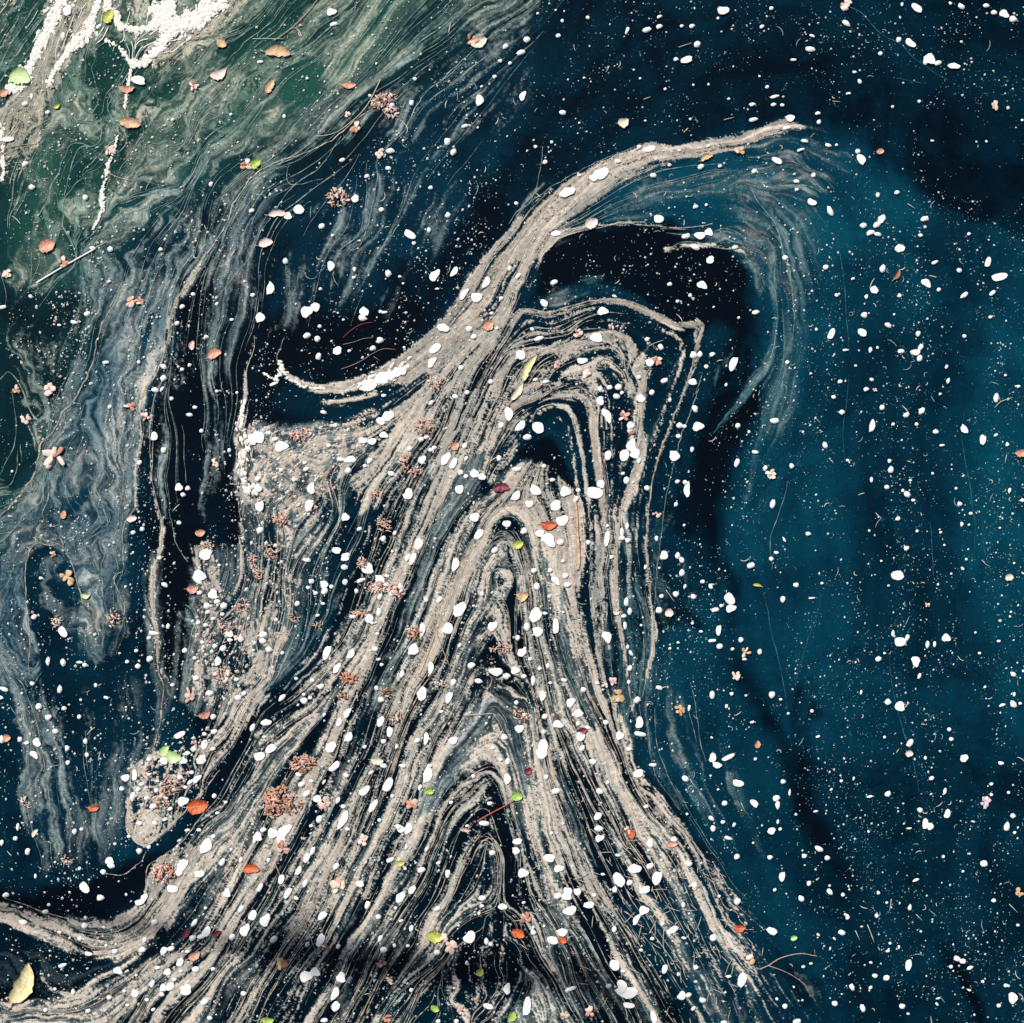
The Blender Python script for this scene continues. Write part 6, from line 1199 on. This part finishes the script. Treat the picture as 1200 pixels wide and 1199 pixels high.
# twigs, straws and stems: tapered tubes, forks as parts
TW = [
 ('straw', m_petal, [(43, 332, 1.6, 1.4), (78, 311), (112, 292)], [], 'straight white straw lying across the green film at left', 'the white straw'),
 ('twig', m_straw, [(97, 300, .8, .5), (110, 292), (124, 284)], [], 'short pale straw continuing the line of the white straw', None),
 ('twig', m_redtwig, [(559, 962, 1.4, 1.0), (575, 953), (590, 945), (602, 938)], [[(559, 962, .8, .4), (568, 966), (573, 968)]], 'dark red twig pointing at the lime green leaf', 'the dark red twig'),
 ('twig', m_twig, [(322, 1010, .9, .5), (336, 1042), (352, 1066), (362, 1092), (372, 1120)], [[(352, 1066, .7, .4), (370, 1064), (386, 1067)]], 'thin brown forked twig across the lower left stripes', 'the thin forked twig'),
 ('pine_needle', m_tanl, [(509, 716, .6, .6), (513, 745), (520, 764), (527, 781)], [[(509, 745, .6, .5), (500, 770), (492, 790)]], 'pair of yellow-tan needles on the long stripes left of the peak', 'the pair of needles'),
 ('twig', m_straw, [(545, 838, .8, .6), (562, 837), (578, 836)], [[(578, 836, .6, .3), (586, 848), (592, 864)]], 'thin pale twig across the black gap inside the fan', 'the thin pale twig'),
 ('twig', m_twig, [(890, 1135, 1.0, .7), (900, 1131), (915, 1122), (937, 1117), (957, 1120)], [[(900, 1131, .8, .4), (917, 1137), (932, 1145), (946, 1156)], [(955, 1120, .4, .3), (954, 1112)]], 'pale forked twig on dark water at lower right', 'the pale forked twig'),
 ('twig', m_straw, [(370, 160, .5, .9), (383, 159), (397, 154), (412, 143), (424, 132), (434, 118), (446, 94)], [], 'long pale stem running up to the oval berry cluster', 'the long pale stem'),
 ('twig', m_straw, [(296, 46, .6, .5), (314, 46), (333, 46)], [], 'fine pale stem lying level near the top left', None),
 ('twig', m_twig, [(322, 48, 1.0, .7), (340, 35), (358, 18), (374, -2)], [[(340, 35, .5, .3), (349, 32), (357, 30)]], 'brownish stem reaching the top edge left of centre', 'the brownish stem'),
 ('twig', m_twig, [(0, 176, .6, .4), (22, 171), (52, 168)], [[(4, 182, .5, .3), (20, 175), (36, 171)]], 'thin brown twig over the tan beach at the left edge', None),
 ('twig', m_redtwig, [(402, 396, .4, .3), (412, 387), (424, 380), (437, 378)], [], 'fine reddish hair in dark water below two white petals', None),
 ('twig', m_twig, [(402, 404, .4, .3), (415, 401), (426, 397), (438, 396)], [], 'fine tan hair just below the reddish one', None),
 ('twig', m_twig, [(400, 433, .45, .3), (420, 425), (438, 414), (450, 409), (464, 410)], [[(438, 418, .3, .2), (445, 423)]], 'fine forked tan stem in dark water above the crest arm', 'the fine forked stem'),
 ('bark_strip', m_tanl, [(673, 580, 1.6, 2.6), (676, 600), (677, 625), (679, 655), (677, 668)], [], 'upright tan bark strip on the right edge of the peak', 'the upright bark strip'),
 ('bark_strip', m_straw, [(682, 600, 1.0, .8), (684, 622), (686, 645), (691, 658)], [], 'pale bark sliver beside the tan bark strip', None),
 ('straw', m_straw, [(1002, 1090, .6, .6), (1007, 1101)], [], 'left one of two short straws on dark water at lower right', None),
 ('straw', m_straw, [(1016, 1083, .7, .7), (1020, 1093), (1024, 1104)], [], 'longer of two short straws on dark water at lower right', None),
 ('straw', m_straw, [(1044, 1053, .6, .6), (1042, 1067)], [], 'short upright straw beside a white petal at lower right', None),
 ('straw', m_straw, [(1182, 1059, .6, .6), (1192, 1069)], [], 'slanting straw near the right edge, low down', None),
 ('straw', m_straw, [(1073, 1071, .6, .6), (1080, 1078)], [], 'short slanting straw at the middle of the lower right water', None),
 ('twig', m_straw, [(1165, 478, .5, .6), (1172, 471), (1186, 466)], [[(1172, 471, .4, .3), (1170, 465)]], 'forked pale straw beside a white petal near the right edge', 'the forked straw at right'),
 ('straw', m_straw, [(1179, 533, .6, .5), (1177, 543)], [], 'short pale straw left of the salmon leaf at the right edge', None),
 ('straw', m_straw, [(780, 691, .5, .5), (785, 698), (790, 705)], [], 'short grey straw touching a white petal right of the thin line', None),
 ('straw', m_straw, [(760, 406, .5, .5), (768, 402), (777, 399)], [], 'pale straw under the outermost arch near its corner', 'the pale straw under the arch'),
 ('straw', m_straw, [(1150, 656, .5, .4), (1154, 661), (1160, 664)], [], 'curved pale hair in the bright teal water at right', None),
 ('straw', m_straw, [(1063, 239, .6, .4), (1072, 245)], [], 'short pale hair in teal water at the upper right', None),
 ('straw', m_straw, [(710, 85, .6, .5), (714, 78)], [], 'tiny grey straw on dark water at the top', None),
 ('straw', m_straw, [(848, 141, .6, .5), (860, 138)], [], 'level grey straw just above the crest arm', None),
 ('straw', m_straw, [(754, 117, .7, .5), (762, 114)], [], 'small bright straw on dark water above the crest arm', None),
 ('straw', m_straw, [(975, 119, .5, .5), (984, 120)], [], 'level pale straw on dark water right of the crest tip', None),
 ('straw', m_straw, [(795, 56, .6, .5), (810, 51)], [], 'pale straw left of a round white petal at the top', None),
 ('straw', m_straw, [(672, 1030, .6, .5), (680, 1028), (688, 1024)], [], 'thin pale needle on the right stripes, upper of two', None),
 ('straw', m_straw, [(676, 1038, .6, .5), (692, 1047), (706, 1056)], [], 'long pale needle on the right stripes, among white petals', None),
 ('straw', m_straw, [(778, 1088, .6, .5), (777, 1105), (780, 1120)], [], 'upright pale needle on the right of the fan', None),
 ('straw', m_straw, [(868, 940, .5, .4), (873, 951)], [], 'short pale hair on dark water right of the fan shoulder', None),
 ('straw', m_straw, [(808, 912, .5, .4), (813, 920), (816, 924)], [], 'pale hair beside a white petal right of the fan shoulder', None),
 ('straw', m_straw, [(128, 203, .4, .4), (138, 208), (155, 212)], [], 'curved fine hair on green water at the left', None),
 ('twig', m_redtwig, [(668, 1110, .8, .6), (677, 1122), (684, 1135), (690, 1150)], [[(677, 1122, .5, .3), (682, 1128), (688, 1132)]], 'reddish stem in black water near the bottom, right of centre', 'the reddish stem'),
 ('twig', m_twig, [(783, 1028, .8, .5), (790, 1018), (797, 1012)], [[(790, 1018, .5, .3), (786, 1015)]], 'small tan stem on the right of the fan', None),
 ('twig', m_twig, [(849, 1144, .6, .5), (853, 1132), (858, 1124)], [], 'small upright stem near the ragged right edge of the fan', None),
]
def tw_path(pp, z=FZ + .0012, o=(0, 0)):
    c = catmull([(q[0], q[1]) for q in pp], 4.0) if len(pp) > 2 else np.array([q[:2] for q in pp])
    return [tuple(a - b for a, b in zip(W(q[0], q[1], 0.0003 * math.sin(i)), W(o[0], o[1], 0))) for i, q in enumerate(c)]
for nm, mt, main, forks, lab, sh in TW:
    o0 = main[0][:2]; r0, r1 = main[0][2] * U * .62, main[0][3] * U * .62
    if forks:
        e = empty(nm, o0[0], o0[1], FZ + .0012)
        tube_obj('shaft', tw_path(main, o=o0), r0, r1, mt, e, 6)
        for f in forks: tube_obj('side_shoot', tw_path(f, o=o0), f[0][2] * U * .6, f[0][3] * U * .6, mt, e, 5)
    else:
        e = tube_obj(nm, tw_path(main, o=o0), r0, r1, mt, None, 6); e.location = W(o0[0], o0[1], FZ + .0012)
    tag(e, lab, {'straw': 'straw', 'twig': 'twig', 'pine_needle': 'pine needle', 'bark_strip': 'bark strip'}[nm])
    if sh: MARK.append((sum(q[0] for q in main) / len(main), sum(q[1] for q in main) / len(main), sh))

# ------------------------------------------------------------------ the 300 largest white petals, each worded by size, shape and neighbours
GROUP = 'white petals floating on the water'
kept = []
for q in raw:
    if any(math.hypot(q[0] - m[0], q[1] - m[1]) < 4 for m in MARK): continue
    kept.append(q)
big300, small = kept[:298], kept[298:]
DIRS = ['right of', 'above and right of', 'above', 'above and left of', 'left of', 'below and left of', 'below', 'below and right of']
MK = MARK
def size_word(a): return 'largest-sized' if a > 190 else 'large' if a > 120 else 'medium' if a > 62 else 'small'
def shape_word(l, w, an):
    k = l / w
    if k < 1.22: return 'round'
    b = 'long' if k > 1.9 else 'oval'
    an = ((an + 90) % 180) - 90
    return b + (' level' if abs(an) < 18 else ' upright' if abs(an) > 72 else ' tilted')
def words(q, far):
    c = sorted(MK, key=lambda m: math.hypot(q[0] - m[0], q[1] - m[1]))[far]
    d = math.hypot(q[0] - c[0], q[1] - c[1]); a = math.degrees(math.atan2(c[1] - q[1], q[0] - c[0]))
    dr = DIRS[int(((a + 22.5) % 360) // 45)]
    dist = 'touching, ' if d < 12 else 'close ' if d < 40 else 'well ' if d > 95 else ''
    dist = {'touching, ': 'just '}.get(dist, dist)
    return dist + dr + ' ' + c[2]
seen = {}; texts = []
for q in big300:
    base = size_word(q[2] * q[3]) + ' ' + shape_word(q[2], q[3], q[4]) + ' white petal '
    done = None
    for far in range(0, 4):
        tx = base + words(q, far)
        if tx not in seen and len(tx.split()) <= 16: done = tx; break
    if done is None: done = base + words(q, 0)
    seen[done] = seen.get(done, 0) + 1; texts.append(done)
for i, (q, tx) in enumerate(zip(big300, texts)):
    o = bpy.data.objects.new('white_petal', PM[i % 10]); COL.objects.link(o)
    o.location = W(q[0], q[1], FZ + .0006 + (i % 7) * .00035)
    o.rotation_euler = (0, 0, math.radians(q[4])); o.scale = (q[2] * U * 1.02, q[3] * U * 1.02, min(q[3], 12) * U * .22)
    tag(o, tx, 'petal', GROUP)
print('petals', len(kept), 'labels', len(set(texts)))

# ================================================================== SMALL STUFF: one object per kind
class Bits:
    def __init__(s): s.V = []; s.F = []; s.n = 0
    def dome(s, x, y, l, w, an, z=FZ, h=.35, k=8):
        a = np.arange(k) / k * 2 * math.pi; ca, sa = math.cos(an), math.sin(an)
        j = NR.uniform(.82, 1.18, k)
        ex, ey = np.cos(a) * l / 2 * j, np.sin(a) * w / 2 * j
        X = (x + ex * ca + ey * sa - CX) * U; Y = (CY - y + ex * sa - ey * ca) * U
        X2 = (x + (ex * ca + ey * sa) * .6 - CX) * U; Y2 = (CY - y + (ex * sa - ey * ca) * .6) * U
        hh = h * min(l, w) * U
        s.V.append(np.vstack([np.stack([X, Y, np.full(k, z)], 1), np.stack([X2, Y2, np.full(k, z + hh)], 1)]))
        for i in range(k):
            jn = (i + 1) % k; s.F.append((s.n + i, s.n + i + k, s.n + jn + k, s.n + jn))
        s.F.append(tuple(s.n + k + (k - 1 - i) for i in range(k)))
        s.n += 2 * k
    def build(s, name, mat):
        V = np.vstack(s.V); me = bpy.data.meshes.new(name); me.from_pydata(V.tolist(), [], s.F); me.materials.append(mat)
        me.polygons.foreach_set('use_smooth', [True] * len(me.polygons))
        o = bpy.data.objects.new(name, me); COL.objects.link(o); return o
sp = Bits()
for q in small: sp.dome(q[0], q[1], q[2], q[3], math.radians(q[4]), FZ + R.random() * .0006)
tag(sp.build('small_petals', m_petal), 'scattered small white petals and seed fluff all over the water', 'small petals', kind='stuff')

def grains(name, mat, n, weight, smin, smax, label, cat, zoff=FZ, elong=1.6):
    """tiny four-sided grains, made in one go"""
    X = NR.uniform(-70, 1270, n * 6); Y = NR.uniform(-70, 1270, n * 6)
    wv = weight(X, Y); ok = NR.rand(len(X)) < wv
    X, Y = X[ok][:n], Y[ok][:n]; m = len(X)
    s = smin + (smax - smin) * NR.rand(m) ** 3.2; e = NR.uniform(1, elong, m); a = NR.rand(m) * math.pi
    fa = -np.arctan2(bil(DYf, X, Y, G0, FS), bil(DXf, X, Y, G0, FS)); a = np.where(NR.rand(m) < .5, fa, a)
    ca, sa = np.cos(a), np.sin(a); P5 = np.array([(1, 0), (.2, .5), (-1, .15), (-.1, -.5)])
    xy = []
    for px, py in P5:
        jx, jy = px * s * e * .5, py * s * 1.1
        xy.append(np.stack([(X - CX) * U + (jx * ca - jy * sa) * U, (CY - Y) * U + (jx * sa + jy * ca) * U, np.full(m, zoff)], 1))
    xy.append(np.stack([(X - CX) * U, (CY - Y) * U, zoff + s * .35 * U], 1))
    V = np.stack(xy, 1).reshape(-1, 3); i = np.arange(m) * 5
    F = np.concatenate([np.stack([i + k, i + 4, i + (k + 1) % 4], 1)[:, ::-1] for k in range(4)])
    o = np_mesh(name, V, F, mat, smooth=False); tag(o, label, cat, kind='stuff'); return o
clump = value_noise(CXg, CYg, 24, 61, 4); clump = (clump - clump.mean()) / clump.std() + .8 * bil(LIC[3], CXg, CYg, G0, FS) + .5 * bil(LIC[2], CXg, CYg, G0, FS) ; clump = np.clip(clump / clump.std(), -2, 2.8)
clu = lambda X, Y: np.clip(.34 + .36 * bil(clump, X, Y), .03, 1.2)
openw = lambda X, Y: np.clip(1 - bil(B, X, Y) * 1.1, .12, 1) * clu(X, Y)
grains('pollen_grains', m_tealg, 16000, lambda X, Y: np.clip(bil(K, X, Y) * 1.3, .05, 1) * (.4 + clu(X, Y)), .6, 1.7, 'faint teal dust suspended at the surface of the open water', 'pollen dust', zoff=.0012)
grains('pollen_grains', m_dim, 13000, openw, .6, 2.0, 'dim fine grains floating everywhere on the open dark water', 'pollen grains', zoff=.0020)
grains('pollen_grains', m_grain, 9500, openw, .5, 2.7, 'pale bright grains floating all over the open water', 'pollen grains')
leftw = lambda X, Y: (.25 + np.exp(-((X - 60) / 90) ** 2 - ((Y - 430) / 90) ** 2) * 2 + np.exp(-((X - 220) / 90) ** 2 - ((Y - 270) / 50) ** 2)) * np.clip(1.1 - X / 420, 0, 1) * clu(X, Y) * np.clip(1 - bil(B, X, Y), .1, 1)
grains('pollen_grains', m_crumb, 3200, leftw, 0.8, 3.6, 'tan and pink crumbs strewn over the green and grey film at left', 'crumbs')
raftw = lambda X, Y: np.clip(bil(Q, X, Y) * 1.2, 0, 1)
darkl = lambda X, Y: (X < 560) * np.clip(1 - bil(B, X, Y) * 1.5, .05, 1) * clu(X, Y)
grains('pollen_grains', m_grain, 3600, darkl, .7, 3.2, 'pale flakes floating on the dark left half of the water', 'flakes')
grains('pollen_grains', m_grain, 2600, leftw, .8, 3.4, 'pale flakes crowded on the dark green water at left', 'flakes')
grains('debris_crumbs', m_crumb, 4200, raftw, 1.2, 4.6, 'tan crumbs packed in the debris rafts left of the fold', 'crumbs', zoff=.0034)
grains('debris_crumbs', m_grain, 4200, raftw, 1.0, 4.6, 'whitish crumbs packed in the debris rafts', 'crumbs', zoff=.0044)
grains('debris_crumbs', m_pcrumb, 2200, raftw, 1.4, 5.0, 'pinkish crumbs packed in the debris rafts', 'crumbs', zoff=.0040)
fanw = lambda X, Y: np.clip(bil(B, X, Y), 0, 1) * .8
grains('fan_crumbs', m_crumb, 5200, fanw, .9, 3.6, 'tan and brown crumbs lying on the striped fan', 'crumbs', zoff=.0036)
grains('fan_crumbs', m_pcrumb, 1100, fanw, 1.0, 3.8, 'pinkish crumbs lying on the striped fan', 'crumbs', zoff=.0040)
grains('fan_crumbs', m_grain, 2200, fanw, .9, 3.2, 'white crumbs lying on the striped fan', 'crumbs', zoff=.0042)

# short curled hairs
hair = Rib(); hd = Rib()
for i in range(1500):
    x, y = R.uniform(-60, 1260), R.uniform(-60, 1260)
    if R.random() > float(clu(np.array([x]), np.array([y]))[0]) + .1: continue
    l = R.uniform(2.5, 9) if R.random() < .85 else R.uniform(9, 15); a = R.random() * 6.283; k = R.uniform(-.16, .16) if l < 9 else R.uniform(-.05, .05); pts = []
    for j in range(6):
        pts.append((x, y)); x += math.cos(a) * l / 5; y += math.sin(a) * l / 5; a += k * l / 1.6
    (hair if i % 3 == 0 else hd).add(pts, [.35, .65, .8, .8, .6, .35], z0=FZ, h=.0006)
tag(hair.build('seed_hairs', m_straw), 'bright short curled hairs scattered on the water', 'seed hairs', kind='stuff')
tag(hd.build('seed_hairs', m_dim), 'dull short curled hairs scattered on the water', 'seed hairs', kind='stuff')

# crossing needles over the ragged right side of the fan
nd = Rib()
for i in range(260):
    x = R.gauss(770, 75); y = R.gauss(1060, 70)
    if not (-60 < x < 1260 and y < 1260) or bil(B, np.array([x]), np.array([y]))[0] < .12: continue
    a = R.gauss(1.0, .55); l = R.uniform(5, 20); k = R.uniform(-.008, .008); pts = []
    for j in range(5):
        pts.append((x, y)); x += math.cos(a) * l / 4; y += math.sin(a) * l / 4; a += k * l
    nd.add(pts, [.3, .6, .7, .6, .3], z0=FZ, h=.0006)
tag(nd.build('needles', m_crumb), 'tan needles lying crosswise on the ragged right side of the fan', 'needles', kind='stuff')

# ================================================================== WHITE FOAM, upper left
FOAM = [
 ('frothy white foam bank along the top edge, left of centre', '262,4,9 240,14,11 222,26,11 200,32,9 188,22,8 200,10,8 178,12,4', 1150),
 ('tangled white foam reaching down from the foam bank', '205,38,5 192,46,6 190,55,5 180,62,4 168,75,4 158,75,3 152,72,2', 420),
 ('white foam crest along the left side of the tan beach', '88,-8,5 72,2,6 66,14,6 60,28,7 55,40,5 48,52,5 42,66,5 34,78,4 24,98,9 8,104,3', 900),
 ('thin white foam trail on the right side of the tan beach', '118,-5,2.5 112,12,3 108,28,4 104,40,7 92,48,8 84,56,4 72,72,2.5 62,88,2 58,98,2', 640),
 ('scalloped white foam string hanging below the top edge', '125,-5,3 128,10,4 136,20,4 140,30,3 152,34,3 165,34,4 178,32,3 188,26,3', 430),
 ('thin white foam string down to the tan-orange leaf', '124,48,1.4 134,52,1.6 142,58,1.8 150,70,2 154,78,1.6 152,92,1.4 149,108,1.4 147,128,1.4', 170),
 ('broken pale foam trail below the tan-orange leaf', '138,160,1.2 134,176,1.6 128,190,2 124,208,1.8 120,225,1.8 121,236,3.4 118,252,1.8 110,268,1.4', 200),
 ('small white foam specks at the left edge, over the tan beach', '-2,145,3 2,152,2 4,196,3 2,212,2', 90),
 ('white foam knot at the top of the debris raft', '283,512,5 292,520,4 284,535,4 283,552,5 290,572,5 300,580,3', 110),
 ('fluffy pale foam knot at the left tip of the crest arm', '310,438,1 322,444,1.4 330,434,3.5 328,424,1.4 336,442,2 346,448,1.6 356,453,1.6 380,456,1.6', 150),
 ('white froth along the middle of the crest arm', '425,452,4 440,446,6 455,440,7 468,433,6 476,428,4', 150),
 ('cottony knot on the scum line left of the raft', '287,470,2 284,484,3 281,498,4 283,506,4', 60),
]
for lab, s, n in FOAM:
    c = catmull(P(s), 1.5); fb = Bits()
    for i in range(n):
        q = c[R.randrange(len(c))]; a = R.random() * 6.283; rr = q[2] * (R.random() ** .6) * R.choice((.6, 1, 1, 1.25))
        s_ = R.uniform(1.2, 3.0) if R.random() < .6 else R.uniform(3.0, 7.5)
        s_ = min(s_, q[2] * 1.1 + 1.6)
        gi, gj = int((min(1260, max(-60, q[0])) - G0) / FS), int((min(1260, max(-60, q[1])) - G0) / FS)
        fa = -math.atan2(DYf[gj, gi], DXf[gj, gi]) if q[2] > 3 else -math.atan2(c[-1][1] - c[0][1], c[-1][0] - c[0][0])
        if R.random() < .16: rr *= 2.0
        fb.dome(q[0] + math.cos(a) * rr, q[1] + math.sin(a) * rr, s_ * 1.25, s_ * R.uniform(.35, .85), fa + R.gauss(0, .5), FZ - .0006 + R.random() * .0014, .22, 7)
    tag(fb.build('foam', m_foam), lab, 'foam', kind='stuff')
fs = Rib()
for i in range(60):                                   # loose loops of froth round the bank
    x, y = R.choice([(220, 22), (180, 55), (90, 45), (55, 30), (160, 40)]); x += R.gauss(0, 22); y += R.gauss(0, 14)
    p = trace(x, y, R.randint(6, 18), 1.6)
    if len(p) > 4: fs.add(p, [R.uniform(.4, 1.0)] * len(p), z0=FZ - .0004)
tag(fs.build('foam_strings', m_foam), 'loose white froth strings round the foam at upper left', 'foam strings', kind='stuff')

# ================================================================== unseen bough added overhead to cast soft shade on the fan's foot
sd = np.array([math.sin(SUN_AZ), math.cos(SUN_AZ)]) / math.tan(SUN_EL)
BH = 6.0
def over(px, py, h): return ((px - CX) * U + sd[0] * h, (CY - py) * U + sd[1] * h, h)
bx0 = over(520, 1135, BH)
bough = bpy.data.objects.new('added_shade_bough', None); COL.objects.link(bough); bough.location = bx0; bough.empty_display_size = .1
tag(bough, 'unseen leafy bough added overhead to shade the foot of the striped fan', 'bough')
rel = lambda q: tuple(a - b for a, b in zip(q, bx0))
tube_obj('shade_branch', [rel(over(x, y, BH + .03 * math.sin(x / 60))) for x, y in ((-300, 1010), (0, 1060), (200, 1090), (330, 1122), (460, 1128), (600, 1150), (760, 1172), (900, 1185))], .022, .006, m_brown, bough, 8)
V = []; F = []
for i in range(330):
    x = R.uniform(310, 720); y = 1118 + (x - 400) * .13 + R.gauss(0, 13); h = BH + R.gauss(0, .05)
    if 560 < x < 690 and R.random() < .5: continue
    c = Vector(rel(over(x, y, h))); a = R.random() * 6.283; l = R.uniform(.018, .034); w = l * .45
    d = Vector((math.cos(a), math.sin(a), R.uniform(-.3, .3))) * l; e_ = Vector((-math.sin(a), math.cos(a), R.uniform(-.3, .3))) * w
    k = len(V); V += [tuple(c - d), tuple(c - d * .2 + e_), tuple(c + d), tuple(c - d * .2 - e_)]; F += [(k, k + 1, k + 2, k + 3)]
fo = mesh_obj('shade_foliage', V, F, m_green, bough); fo['kind'] = 'stuff'
